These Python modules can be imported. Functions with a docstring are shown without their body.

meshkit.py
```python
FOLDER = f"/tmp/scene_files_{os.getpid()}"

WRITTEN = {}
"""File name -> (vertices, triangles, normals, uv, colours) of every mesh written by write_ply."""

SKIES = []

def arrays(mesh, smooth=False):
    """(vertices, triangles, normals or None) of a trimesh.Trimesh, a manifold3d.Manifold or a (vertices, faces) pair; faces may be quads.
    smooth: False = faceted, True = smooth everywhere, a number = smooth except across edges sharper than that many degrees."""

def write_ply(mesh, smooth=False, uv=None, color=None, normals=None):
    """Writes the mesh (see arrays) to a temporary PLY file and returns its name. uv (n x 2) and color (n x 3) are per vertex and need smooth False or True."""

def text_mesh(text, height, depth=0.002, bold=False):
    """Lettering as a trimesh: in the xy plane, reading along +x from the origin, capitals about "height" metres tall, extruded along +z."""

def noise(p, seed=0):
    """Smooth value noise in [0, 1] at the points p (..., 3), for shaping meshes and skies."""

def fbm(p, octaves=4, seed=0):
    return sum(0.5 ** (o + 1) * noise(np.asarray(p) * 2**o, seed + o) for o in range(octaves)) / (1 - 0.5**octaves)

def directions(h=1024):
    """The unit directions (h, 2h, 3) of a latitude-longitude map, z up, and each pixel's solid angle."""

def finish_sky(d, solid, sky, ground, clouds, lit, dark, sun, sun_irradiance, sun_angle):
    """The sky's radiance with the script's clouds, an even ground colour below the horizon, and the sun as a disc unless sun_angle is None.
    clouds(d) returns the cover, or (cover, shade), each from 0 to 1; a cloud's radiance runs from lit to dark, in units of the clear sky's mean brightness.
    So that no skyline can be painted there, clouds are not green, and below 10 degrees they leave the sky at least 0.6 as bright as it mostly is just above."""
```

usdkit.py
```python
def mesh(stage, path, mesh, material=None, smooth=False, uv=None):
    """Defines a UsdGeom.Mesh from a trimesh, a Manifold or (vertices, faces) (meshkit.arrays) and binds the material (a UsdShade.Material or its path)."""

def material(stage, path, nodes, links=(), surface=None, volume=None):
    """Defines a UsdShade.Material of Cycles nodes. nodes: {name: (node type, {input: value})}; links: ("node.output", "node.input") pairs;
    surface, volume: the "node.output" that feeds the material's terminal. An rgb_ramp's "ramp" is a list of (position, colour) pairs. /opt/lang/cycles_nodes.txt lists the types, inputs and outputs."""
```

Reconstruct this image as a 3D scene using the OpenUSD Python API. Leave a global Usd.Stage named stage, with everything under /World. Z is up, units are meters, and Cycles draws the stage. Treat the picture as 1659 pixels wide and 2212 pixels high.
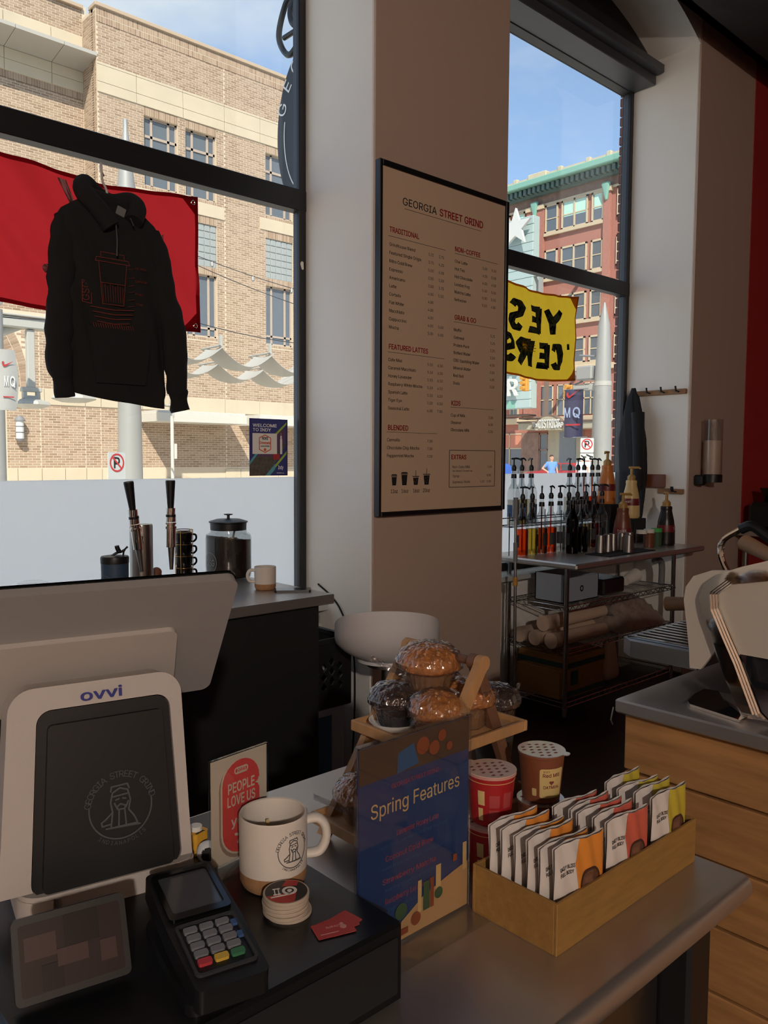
"""Coffee shop corner by two street windows: counter with till, muffins and snacks in front, syrups and espresso machine to the right.
x runs along the window wall, y towards the street, z up, metres; the camera stands at the origin, 1.45 m high."""
import math, random
import numpy as np, trimesh, usdkit, meshkit
import manifold3d as m3
from shapely import affinity
from shapely.geometry import Polygon, Point, LineString, box as sbox
from shapely.ops import unary_union
from pxr import Usd, UsdGeom, UsdLux, UsdShade, Gf, Sdf

random.seed(7)
rng = np.random.default_rng(7)
stage = Usd.Stage.CreateInMemory()
UsdGeom.SetStageUpAxis(stage, 'Z')
UsdGeom.SetStageMetersPerUnit(stage, 1.0)
UsdGeom.Xform.Define(stage, '/World')
UsdGeom.Scope.Define(stage, '/World/Looks')

# ---------------------------------------------------------------- camera
YAW, PITCH, ROLL, EYE = 0.828545526, 0.0666782, 0.00548248, (0, 0, 1.45)
fw = np.array([math.cos(YAW) * math.cos(PITCH), math.sin(YAW) * math.cos(PITCH), -math.sin(PITCH)])
rt = np.array([math.sin(YAW), -math.cos(YAW), 0])
up = np.cross(rt, fw)
rt, up = math.cos(ROLL) * rt + math.sin(ROLL) * up, -math.sin(ROLL) * rt + math.cos(ROLL) * up
cam = UsdGeom.Camera.Define(stage, '/World/camera')
cam.AddTransformOp().Set(Gf.Matrix4d(*rt, 0, *up, 0, *(-fw), 0, *EYE, 1))
cam.CreateHorizontalApertureAttr(36.0)
cam.CreateFocalLengthAttr(37.81)
cam.CreateClippingRangeAttr((0.05, 400.0))
cam.CreateExposureAttr(0.0)

# ---------------------------------------------------------------- daylight
SUN = np.array([-0.92, -1.19, 1.45]); SUN = SUN / np.linalg.norm(SUN)     # towards the sun: behind the shop, high on the left
dome = UsdLux.DomeLight.Define(stage, '/World/sky_dome')
dome.CreateIntensityAttr(1.0)
sky = usdkit.material(stage, '/World/Looks/sky', {
    'sky': ('sky_texture', {'sky_type': 'multiple_scattering', 'sun_disc': False, 'sun_elevation': math.asin(SUN[2]), 'sun_rotation': math.atan2(SUN[0], SUN[1]),
                            'air_density': 1.0, 'aerosol_density': 1.0, 'ozone_density': 1.5}),
    'tc': ('texture_coordinate', {}),
    'mp': ('mapping', {'scale': (1.6, 1.6, 4.0), 'location': (0.35, 0.2, 0.0)}),
    'n': ('noise_texture', {'scale': 1.5, 'detail': 6.0, 'roughness': 0.55}),
    'r': ('rgb_ramp', {'ramp': [(0.44, (0.22, 0.22, 0.22)), (0.70, (0.95, 0.95, 0.95))]}),
    'k': ('mix_color', {'blend_type': 'multiply', 'fac': 1.0, 'b': (0.113, 0.113, 0.113), 'use_clamp': False}),
    'mx': ('mix_color', {'b': (0.84, 0.91, 0.98), 'use_clamp': False}),
    'bg': ('background_shader', {'strength': 1.0})},
    [('tc.generated', 'mp.vector'), ('mp.vector', 'n.vector'), ('n.fac', 'r.fac'), ('sky.color', 'k.a'), ('k.result', 'mx.a'), ('r.color', 'mx.fac'), ('mx.result', 'bg.color')], surface='bg.background')
UsdShade.MaterialBindingAPI.Apply(dome.GetPrim()).Bind(sky)
sun = UsdLux.DistantLight.Define(stage, '/World/sun')
sun.CreateAngleAttr(0.53)
sun.CreateNormalizeAttr(True)
sun.CreateIntensityAttr(1.8)
sun.CreateColorAttr(Gf.Vec3f(1.0, 0.93, 0.82))
z_ = SUN; x_ = np.cross([0, 0, 1], z_); x_ /= np.linalg.norm(x_); y_ = np.cross(z_, x_)
sun.AddTransformOp().Set(Gf.Matrix4d(*x_, 0, *y_, 0, *z_, 0, 0, 0, 0, 1))

# ---------------------------------------------------------------- helpers: meshes
A3 = lambda *p: np.asarray(p, float)


def J(*ms):
    return trimesh.util.concatenate([m for m in ms])


def box(x0, y0, z0, x1, y1, z1, c=0.0):
    """A box between two corners, its edges chamfered by c."""
    if c <= 0:
        m = trimesh.creation.box((x1 - x0, y1 - y0, z1 - z0))
        m.apply_translation(((x0 + x1) / 2, (y0 + y1) / 2, (z0 + z1) / 2))
        return m
    c = min(c, (x1 - x0) / 2.1, (y1 - y0) / 2.1, (z1 - z0) / 2.1)
    v = []
    for x, sx in ((x0, 1), (x1, -1)):
        for y, sy in ((y0, 1), (y1, -1)):
            for z, sz in ((z0, 1), (z1, -1)):
                v += [(x, y + sy * c, z + sz * c), (x + sx * c, y, z + sz * c), (x + sx * c, y + sy * c, z)]
    return trimesh.convex.convex_hull(np.array(v))


def lathe(prof, n=40, at=(0, 0, 0)):
    """Revolves (radius, height) pairs about z; closed where the radius is 0."""
    prof = [(max(r, 0.0), z) for r, z in prof]
    a = np.arange(n) * 2 * np.pi / n
    v, rows = [], []
    for r, z in prof:
        if r < 1e-7:
            rows.append([len(v)] * n); v.append((0, 0, z))
        else:
            rows.append(list(range(len(v), len(v) + n))); v += [(r * math.cos(t), r * math.sin(t), z) for t in a]
    f = []
    for p, q in zip(rows, rows[1:]):
        for i in range(n):
            j = (i + 1) % n
            if p[i] != p[j]: f.append((p[i], p[j], q[j]))
            if q[i] != q[j]: f.append((p[i], q[j], q[i]))
    return trimesh.Trimesh(np.array(v) + np.array(at), f, process=False)


def cyl(r, z0, z1, at=(0, 0), n=32, c=0.0, r1=None):
    r1 = r if r1 is None else r1
    pr = [(0, z0), (r - c, z0), (r, z0 + c), (r1, z1 - c), (r1 - c, z1), (0, z1)] if c else [(0, z0), (r, z0), (r1, z1), (0, z1)]
    return lathe(pr, n, (at[0], at[1], 0))


def frame_to(p, q):
    d = np.asarray(q, float) - p
    L = np.linalg.norm(d); d = d / L
    a = np.cross(d, [0, 0, 1.0] if abs(d[2]) < 0.9 else [1.0, 0, 0]); a /= np.linalg.norm(a)
    b = np.cross(d, a)
    m = np.eye(4); m[:3, 0], m[:3, 1], m[:3, 2], m[:3, 3] = a, b, d, p
    return m, L


def rod(p, q, r, r1=None, n=14):
    m, L = frame_to(np.asarray(p, float), q)
    s = cyl(r, 0, L, n=n, r1=r1)
    s.apply_transform(m)
    return s


def tube(pts, r, n=9, closed=False):
    """A round tube along a polyline; r may vary along it."""
    p = np.asarray(pts, float)
    if closed: p = np.vstack([p, p[:1]])
    t = np.gradient(p, axis=0)
    if closed: t[0] = t[-1] = p[1] - p[-2]
    t /= np.linalg.norm(t, axis=1, keepdims=True) + 1e-12
    u = np.cross(t[0], [0, 0, 1.0] if abs(t[0][2]) < 0.9 else [1.0, 0, 0]); u /= np.linalg.norm(u)
    us = []
    for k in t:
        u = u - k * (u @ k); u /= np.linalg.norm(u) + 1e-12; us.append(u)
    us = np.array(us); w = np.cross(t, us); a = np.arange(n) * 2 * np.pi / n
    rr = np.broadcast_to(r, (len(p),))[:, None, None]
    v = (p[:, None] + rr * (np.cos(a)[None, :, None] * us[:, None] + np.sin(a)[None, :, None] * w[:, None])).reshape(-1, 3)
    f = []
    for i in range(len(p) - 1):
        for j in range(n):
            k = (j + 1) % n
            f += [(i * n + j, i * n + k, (i + 1) * n + k), (i * n + j, (i + 1) * n + k, (i + 1) * n + j)]
    if not closed:
        f += [(0, j + 1, j) for j in range(1, n - 1)]; b = (len(p) - 1) * n
        f += [(b, b + j, b + j + 1) for j in range(1, n - 1)]
    return trimesh.Trimesh(v, f, process=False)


def smooth_path(pts, k=8):
    """Catmull-Rom through the points."""
    p = np.asarray(pts, float); q = np.vstack([2 * p[0] - p[1], p, 2 * p[-1] - p[-2]]); out = []
    for i in range(1, len(q) - 2):
        for t in np.arange(k) / k:
            a, b, c, d = q[i - 1], q[i], q[i + 1], q[i + 2]
            out.append(0.5 * (2 * b + (c - a) * t + (2 * a - 5 * b + 4 * c - d) * t * t + (3 * b - a - 3 * c + d) * t ** 3))
    return np.array(out + [p[-1]])


def place(m, o, u, v):
    """Moves a shape drawn in the xy plane to origin o with axes u, v (and u x v for its thickness)."""
    u, v = A3(*u), A3(*v); u, v = u / np.linalg.norm(u), v / np.linalg.norm(v)
    t = np.eye(4); t[:3, 0], t[:3, 1], t[:3, 2], t[:3, 3] = u, v, np.cross(u, v), o
    m = m.copy(); m.apply_transform(t)
    return m


def slab(poly, d, o=(0, 0, 0), u=(1, 0, 0), v=(0, 1, 0)):
    """A flat outline (points or a shapely shape) given a thickness d along u x v."""
    if not hasattr(poly, 'geom_type'): poly = Polygon(poly)
    if not poly.is_valid: poly = poly.buffer(0)
    ms = [trimesh.creation.extrude_polygon(g, d, engine='earcut') for g in getattr(poly, 'geoms', [poly]) if g.area > 0]
    return place(J(*ms), o, u, v)


def rrect(w, h, r, cx=0.0, cy=0.0):
    return sbox(cx - w / 2 + r, cy - h / 2 + r, cx + w / 2 - r, cy + h / 2 - r).buffer(r, 6)


_text = {}
def txt(s, h, o=(0, 0, 0), u=(1, 0, 0), v=(0, 0, 1), d=0.0006, bold=False, align='l', width=None, mirror=False):
    """Lettering with capitals h tall; width, if given, is what it is squeezed or stretched to."""
    k = (s, bold)
    if k not in _text:
        t = meshkit.text_mesh(s, 1.0, 1.0, bold); b = t.bounds
        t.apply_translation((-b[0][0], 0, 0)); _text[k] = t
    m = _text[k].copy(); W = m.bounds[1][0] * h
    sx = h * (width / W if width else 1.0); W = width or W
    m.apply_scale((sx, h, d))
    if align == 'c': m.apply_translation((-W / 2, 0, 0))
    if align == 'r': m.apply_translation((-W, 0, 0))
    if mirror: m.apply_scale((-1, 1, 1)); m.invert() if m.volume < 0 else None
    return place(m, o, u, v)


def bend(m, R, lift=0.0):
    """Wraps a flat print (x across, z up, thickness -y) round a vertical cylinder of radius R, facing -y."""
    p = m.vertices.copy(); a = p[:, 0] / R; r = R + lift - p[:, 1]
    m = m.copy(); m.vertices = np.stack([r * np.sin(a), -r * np.cos(a), p[:, 2]], 1)
    return m


def hull(*balls, n=1):
    """The convex hull of spheres (centre, radius)."""
    return trimesh.convex.convex_hull(np.vstack([trimesh.creation.icosphere(n, r).vertices + np.asarray(c) for c, r in balls]))


def grid(fn, nu, nv, closed_u=False):
    """A sheet fn(u, v) -> points, u and v from 0 to 1."""
    U, V = np.meshgrid(np.linspace(0, 1, nu + 1), np.linspace(0, 1, nv + 1), indexing='ij')
    p = np.stack(fn(U, V), -1).reshape(-1, 3); i, j = np.meshgrid(np.arange(nu), np.arange(nv), indexing='ij'); i, j = i.ravel(), j.ravel(); k = nv + 1
    q = np.stack([i * k + j, (i + 1) * k + j, (i + 1) * k + j + 1, i * k + j + 1], 1)
    return trimesh.Trimesh(p, np.vstack([q[:, [0, 1, 2]], q[:, [0, 2, 3]]]), process=False)


def thick(m, d):
    """Gives an open sheet a thickness d against its normals."""
    n = meshkit.arrays(m, True)[2]; v = np.asarray(m.vertices); f = np.asarray(m.faces); k = len(v)
    e = trimesh.grouping.group_rows(np.sort(m.edges, axis=1), require_count=1); b = m.edges[e]
    side = np.vstack([np.stack([b[:, 1], b[:, 0], b[:, 0] + k], 1), np.stack([b[:, 1], b[:, 0] + k, b[:, 1] + k], 1)])
    return trimesh.Trimesh(np.vstack([v, v - n * d]), np.vstack([f, f[:, ::-1] + k, side]), process=False)


def move(m, x=0, y=0, z=0, rz=0.0, rx=0.0, ry=0.0, s=None):
    m = m.copy()
    if s is not None: m.apply_scale(s)
    for a, ax in ((rx, (1, 0, 0)), (ry, (0, 1, 0)), (rz, (0, 0, 1))):
        if a: m.apply_transform(trimesh.transformations.rotation_matrix(a, ax))
    m.apply_translation((x, y, z))
    return m


def cut(a, b):
    return trimesh.boolean.difference([a, b], engine='manifold')


# ---------------------------------------------------------------- helpers: materials (colours as in an sRGB swatch, 0-255)
def S(c):
    c = np.asarray(c, float) / 255
    return tuple(np.where(c <= 0.04045, c / 12.92, ((c + 0.055) / 1.055) ** 2.4))


MATS = {}
def mat(name, col, rough=0.5, metal=0.0, var=0.0, vs=20.0, bump=0.0, bs=200.0, stretch=None, **kw):
    """A principled material; var mottles its colour with noise of scale vs, bump roughens it with noise of scale bs."""
    path = '/World/Looks/' + name
    nodes = {'p': ('principled_bsdf', {'base_color': S(col), 'roughness': rough, 'metallic': metal, **kw})}
    links = []
    if var or bump:
        nodes['g'] = ('texture_coordinate', {})
        nodes['m'] = ('mapping', {'scale': stretch or (1, 1, 1)})
        links += [('g.object', 'm.vector')]
    if var:
        c = np.array(S(col))
        nodes['n'] = ('noise_texture', {'scale': vs, 'detail': 4.0, 'roughness': 0.6})
        nodes['r'] = ('rgb_ramp', {'ramp': [(0.3, tuple(c * (1 - var))), (0.7, tuple(np.minimum(c * (1 + var), 1)))]})
        links += [('m.vector', 'n.vector'), ('n.fac', 'r.fac'), ('r.color', 'p.base_color')]
    if bump:
        nodes['bn'] = ('noise_texture', {'scale': bs, 'detail': 3.0})
        nodes['b'] = ('bump', {'strength': bump, 'distance': 0.002})
        links += [('m.vector', 'bn.vector'), ('bn.fac', 'b.height'), ('b.normal', 'p.normal')]
    MATS[name] = usdkit.material(stage, path, nodes, links, surface='p.BSDF')
    return name


def pane_mat(name, col=(1, 1, 1), ior=1.45, rough=0.0):
    """Thin clear sheet: light passes straight, with a reflection by angle."""
    MATS[name] = usdkit.material(stage, '/World/Looks/' + name, {
        't': ('transparent_bsdf', {'color': col}), 'g': ('glossy_bsdf', {'color': (1, 1, 1), 'roughness': rough}), 'f': ('fresnel', {}),
        'o': ('geometry', {}), 'i': ('mix_float', {'a': ior, 'b': 1 / ior}), 'x': ('mix_closure', {})}, [('o.backfacing', 'i.fac'), ('i.result', 'f.IOR'), ('f.fac', 'x.fac'), ('t.BSDF', 'x.closure1'), ('g.BSDF', 'x.closure2')], surface='x.closure')


def cloth_mat(name, col, through=0.5, rough=0.9, weave=1500.0):
    """Cloth that lets some light through."""
    MATS[name] = usdkit.material(stage, '/World/Looks/' + name, {
        'd': ('diffuse_bsdf', {'color': S(col)}), 't': ('translucent_bsdf', {'color': S(col)}), 'x': ('mix_closure', {'fac': through}),
        'g': ('texture_coordinate', {}), 'n': ('noise_texture', {'scale': weave}), 'b': ('bump', {'strength': 0.15, 'distance': 0.001})},
        [('g.object', 'n.vector'), ('n.fac', 'b.height'), ('b.normal', 'd.normal'), ('d.BSDF', 'x.closure1'), ('t.BSDF', 'x.closure2')], surface='x.closure')


# ---------------------------------------------------------------- helpers: the scene's tree
_names, _world = {}, {}
def numbered(path):
    k = _names.get(path, 0); _names[path] = k + 1
    return path if k == 0 else f'{path}_{k:03d}'


def tag(p, label=None, category=None, group=None, kind=None):
    for k, x in (('label', label), ('category', category), ('group', group), ('kind', kind)):
        if x: p.SetCustomDataByKey(k, x)


def thing(name, label, category, loc=(0, 0, 0), rz=0.0, group=None, kind=None):
    """An Xform at the thing's base; its parts follow."""
    path = numbered('/World/' + name)
    x = UsdGeom.Xform.Define(stage, path)
    x.AddTranslateOp().Set(Gf.Vec3d(*map(float, loc))); x.AddRotateZOp().Set(math.degrees(rz))
    m = trimesh.transformations.rotation_matrix(rz, (0, 0, 1)); m[:3, 3] = loc
    _world[path] = np.linalg.inv(m)
    tag(x.GetPrim(), label, category, group, kind)
    return path


def part(parent, name, mesh, material, label=None, smooth=30, kind=None, w=False):
    """A mesh under a thing or a part; w: its coordinates are the world's, not the thing's."""
    if w: mesh = mesh.copy(); mesh.apply_transform(_world['/'.join(parent.split('/')[:3])])
    path = numbered(f'{parent}/{name}')
    usdkit.mesh(stage, path, mesh, MATS[material] if material else None, smooth=smooth)
    tag(stage.GetPrimAtPath(path), label, kind=kind)
    return path


def one(name, label, category, mesh, material, group=None, kind=None, smooth=30):
    """A thing of one mesh, in world coordinates."""
    path = numbered('/World/' + name)
    usdkit.mesh(stage, path, mesh, MATS[material], smooth=smooth)
    tag(stage.GetPrimAtPath(path), label, category, group, kind)
    _world[path] = np.eye(4)
    return path


def struct(name, mesh, material, label=None, smooth=30):
    path = '/World/' + name
    usdkit.mesh(stage, path, mesh, MATS[material], smooth=smooth)
    tag(stage.GetPrimAtPath(path), label, kind='structure'); _world[path] = np.eye(4)
    return path


def again(src, loc, rz=0.0, label=None, group=None, rx=0.0):
    """A copy of a thing with its parts, as an instance of the first one."""
    was = stage.GetPrimAtPath(src).GetCustomData()
    path = numbered(src)
    x = UsdGeom.Xform.Define(stage, path)
    x.GetPrim().GetReferences().AddInternalReference(src)
    x.ClearXformOpOrder(); x.GetPrim().RemoveProperty('xformOp:translate')
    x = UsdGeom.Xform(x.GetPrim())
    x.AddTranslateOp().Set(Gf.Vec3d(*map(float, loc))); x.AddRotateZOp().Set(math.degrees(rz))
    if rx: x.AddRotateXOp().Set(math.degrees(rx))
    x.GetPrim().SetInstanceable(True)
    tag(x.GetPrim(), label or was.get('label'), was.get('category'), group or was.get('group'))
    return path

# ---------------------------------------------------------------- materials
mat('paint_grey', (236, 234, 228), 0.8, bump=0.25, bs=90)
mat('paint_beige', (186, 163, 148), 0.75, bump=0.25, bs=90)
mat('paint_red', (168, 44, 44), 0.7, bump=0.2, bs=90)
mat('black_ceiling', (48, 48, 48), 0.8)
mat('black_frame', (30, 31, 34), 0.42)
mat('grey_frame', (82, 84, 88), 0.4, 0.3)
mat('floor_wood', (58, 34, 24), 0.35, var=0.3, vs=3, stretch=(1, 8, 1))
mat('sill_white', (190, 192, 188), 0.6)
pane_mat('window_glass', (0.97, 0.985, 0.98))
pane_mat('acrylic', (0.93, 0.94, 0.93), 1.5)
pane_mat('clear_plastic', (0.92, 0.93, 0.94), 1.4, 0.05)
pane_mat('bottle_glass', (0.86, 0.87, 0.87), 1.4, 0.03)
MATS['frosted_film'] = usdkit.material(stage, '/World/Looks/frosted_film', {
    't': ('translucent_bsdf', {'color': (0.99, 0.985, 0.97)}), 'd': ('diffuse_bsdf', {'color': (0.75, 0.75, 0.74)}), 'x': ('mix_closure', {'fac': 0.94})},
    [('d.BSDF', 'x.closure1'), ('t.BSDF', 'x.closure2')], surface='x.closure')
mat('steel', (176, 174, 170), 0.24, 1.0, bump=0.12, bs=60, stretch=(1, 14, 14))
mat('steel_dull', (150, 148, 146), 0.36, 1.0)
mat('chrome', (226, 222, 216), 0.05, 1.0)
mat('chrome_wire', (190, 190, 190), 0.15, 1.0)
mat('gold', (196, 160, 96), 0.25, 1.0)
mat('black_plastic', (22, 23, 25), 0.38)
mat('black_matte', (20, 21, 22), 0.75)
mat('black_gloss', (10, 11, 12), 0.12)
mat('dark_grey', (52, 53, 55), 0.5)
mat('mid_grey', (120, 120, 122), 0.5)
mat('white_plastic', (222, 218, 212), 0.4)
mat('white_gloss', (235, 234, 230), 0.2)
mat('paper_white', (228, 224, 216), 0.8)
mat('ink_black', (22, 21, 21), 0.8)
mat('ink_grey', (84, 80, 76), 0.8)
mat('ink_red', (140, 24, 26), 0.8)
mat('ink_white', (232, 232, 230), 0.7)
mat('worktop_steel', (196, 190, 184), 0.36, 0.85, bump=0.02, bs=60, stretch=(1, 14, 14))

# ================================================================ the room
WY = 3.066                                   # inner face of the window frames
COL0, COL1, REV = 2.315, 3.194, 5.13         # the pier between the windows, the far jamb
struct('floor', box(-4, -5, -0.1, 9, 3.15, 0), 'floor_wood')
# street wall: piers with rounded plaster arrises, breast walls under the sills, arched heads
ZS, ZTOP, ARCH = 0.775, 5.0, 4.123
def pier(x0, x1, mater, name):
    return struct(name, box(x0, 2.6, 0, x1, 3.15, ZTOP, 0.012), mater)
pier(-0.43, 0.45, 'paint_grey', 'pier_1')
# the middle pier: beige face with a lighter return
pier(COL0, COL1, 'paint_grey', 'pier_2')
struct('pier_2_face', box(COL0 + 0.004, 2.594, 0, COL1 - 0.002, 2.606, ZTOP), 'paint_beige')
pier(-4.0, -2.3, 'paint_grey', 'pier_3')
pier(REV, 9.0, 'paint_grey', 'wall_street')
struct('wall_street_face', box(REV + 0.004, 2.594, 0, 5.945, 2.606, ZTOP), 'paint_beige')
struct('wall_street_red', box(5.945, 2.588, 0, 9, 2.606, ZTOP), 'paint_red')
ARCHES = ((-2.3, -0.43), (0.45, COL0), (COL1, REV))
for k, (a, b) in enumerate(ARCHES):
    struct(f'breast_wall_{k + 1}', box(a, 2.98, 0, b, 3.15, ZS - 0.03), 'paint_grey')
    struct(f'window_sill_{k + 1}', box(a, 2.9, ZS - 0.03, b, 3.15, ZS, 0.004), 'sill_white')
    # segmental arch over the opening
    c, half, rise = (a + b) / 2, (b - a) / 2, 0.27
    R = (half * half + rise * rise) / (2 * rise)
    arc = [(c + R * math.sin(t), ARCH + rise - R + R * math.cos(t)) for t in np.linspace(-math.asin(half / R), math.asin(half / R), 33)]
    struct(f'arch_head_{k + 1}', slab([(a, ZTOP)] + arc + [(b, ZTOP)], 0.55, (0, 3.15, 0), (1, 0, 0), (0, 0, 1)), 'paint_grey', smooth=20)
    struct(f'transom_panel_{k + 1}', slab([(a, 3.975)] + [(x, z - 0.004) for x, z in arc] + [(b, 3.975)], 0.14, (0, 3.075, 0), (1, 0, 0), (0, 0, 1)), 'black_frame')
    struct(f'shade_box_{k + 1}', J(box(a + 0.01, 2.84, 4.02, b - 0.01, 2.94, 4.075, 0.006), box(a + 0.01, 2.9, 3.96, b - 0.01, 3.07, 4.02, 0.004)), 'grey_frame')
# window frames, glass and the frosted band
for k, (a, b) in enumerate(ARCHES):
    t = thing(f'window_{k + 1}', 'black framed shop window with a transom bar and a frosted lower band', None, (a, WY, ZS), kind='structure')
    W = b - a
    def fr(n, *q, c=0.004, m='black_frame'): part(t, n, box(*q, c=c), m)
    fr('jamb', W - 0.014, 0.02, 0, W, 0.082, 3.2, c=0.002); fr('jamb', 0, 0.02, 0, 0.014, 0.082, 3.2, c=0.002)
    fr('jamb_bead', W - 0.042, 0.0, 0, W - 0.001, 0.024, 3.2); fr('jamb_bead', 0.001, 0.0, 0, 0.042, 0.024, 3.2)
    fr('glazing_bead', W - 0.034, 0.024, 0, W - 0.013, 0.06, 3.2, m='grey_frame', c=0.003); fr('glazing_bead', 0.013, 0.024, 0, 0.034, 0.06, 3.2, m='grey_frame', c=0.003)
    fr('head_rail', 0, 0.0, 3.18, W, 0.082, 3.25); fr('bottom_rail', 0, 0.0, 0, W, 0.082, 0.05)
    fr('transom_bar', 0, -0.002, 1.81, W, 0.06, 1.905); fr('transom_bead', 0.014, 0.06, 1.825, W - 0.014, 0.082, 1.895, m='grey_frame')
    part(t, 'pane', box(0.015, 0.066, 0.05, W - 0.015, 0.072, 1.826), 'window_glass')
    part(t, 'pane', box(0.015, 0.066, 1.894, W - 0.015, 0.072, 3.18), 'window_glass')
    part(t, 'frosted_band', box(0.016, 0.0625, 0.05, W - 0.02, 0.0645, 0.584), 'frosted_film', label='white frosted film on the lower glass')
one('putty_smear', 'dried white putty smear on the window frame beside the pier', 'smear', hull(((2.288, 3.066, 2.35), .008), ((2.291, 3.066, 2.325), .006), ((2.282, 3.066, 2.345), .004)), 'paper_white')
struct('ceiling', box(-4, -5, 4.12, 9, 2.45, 4.3), 'black_ceiling')
struct('ceiling_upper', J(box(-4, 2.4, 5.0, 9, 3.15, 5.15), box(-4, 2.4, 4.12, 9, 2.45, 5.0)), 'black_ceiling')
struct('wall_left', box(-4.1, -5, 0, -4, 3.15, ZTOP), 'paint_beige')
struct('wall_right', box(9, -5, 0, 9.1, 3.15, ZTOP), 'paint_red')
struct('wall_back', box(-4.1, -5.1, 0, 9.1, -5, ZTOP), 'paint_beige')
# pendant lamps over the customers' side of the room
mat('lamp_shade', (40, 40, 40), 0.5)
lamp = None
for x, y in ((-2.0, -3.4), (.4, -3.4), (2.8, -3.4), (5.2, -3.4), (-2.0, -4.5), (.4, -4.5), (2.8, -4.5), (5.2, -4.5)):
    if lamp is None:
        lamp = thing('pendant_lamp', 'black dome pendant lamp over the customers, behind the photographer', 'lamp', (x, y, 3.0), group='pendant lamps behind the photographer')
        part(lamp, 'shade', lathe([(0.03, 0.3), (0.12, 0.26), (0.24, 0.12), (0.27, 0.0), (0.26, 0.0), (0.23, 0.11), (0.11, 0.24), (0.02, 0.28)], 32), 'lamp_shade')
        part(lamp, 'cord', rod((0, 0, 0.28), (0, 0, 1.12), 0.006), 'black_plastic')
        b = UsdLux.SphereLight.Define(stage, lamp + '/bulb'); b.CreateRadiusAttr(0.07); b.CreateIntensityAttr(2100.0); b.CreateColorAttr(Gf.Vec3f(1.0, 0.86, 0.74)); b.AddTranslateOp().Set(Gf.Vec3d(0, 0, -0.08))
    else: again(lamp, (x, y, 3.0))

# ================================================================ the street
mat('concrete', (226, 216, 200), 0.9, var=0.12, vs=0.8)
mat('asphalt', (170, 164, 154), 0.9, var=0.1, vs=2)
mat('mortar', (196, 180, 157), 0.9)
mat('limestone', (188, 174, 150), 0.85, var=0.06, vs=0.9)
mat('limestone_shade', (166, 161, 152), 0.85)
mat('coping', (174, 153, 129), 0.7)
mat('window_trim', (166, 150, 135), 0.6)
mat('street_glass', (92, 98, 104), 0.08, 0.0, specular_ior_level=0.8)
mat('glass_block', (148, 152, 150), 0.4)
mat('grout_light', (173, 174, 168), 0.8)
mat('canopy_white', (192, 188, 178), 0.7)
mat('post_grey', (150, 149, 144), 0.5, 0.2)
mat('beam_grey', (168, 166, 158), 0.6)
cloth_mat('sail_cloth', (188, 186, 180), 0.3)
MATS['tan_brick'] = usdkit.material(stage, '/World/Looks/tan_brick', {
    'a': ('attribute', {'attribute': 'tone'}), 'r': ('rgb_ramp', {'ramp': [(0.0, S((138, 114, 93))), (0.5, S((156, 132, 110))), (1.0, S((164, 142, 121)))]}), 'p': ('principled_bsdf', {'roughness': 0.9})},
    [('a.fac', 'r.fac'), ('r.color', 'p.base_color')], surface='p.BSDF')
struct('street_pavement', box(-40, 3.15, -0.3, 60, 60, -0.15), 'concrete')
struct('street_road', box(-40, 8.0, -0.16, 60, 15.5, -0.14), 'asphalt')

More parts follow.
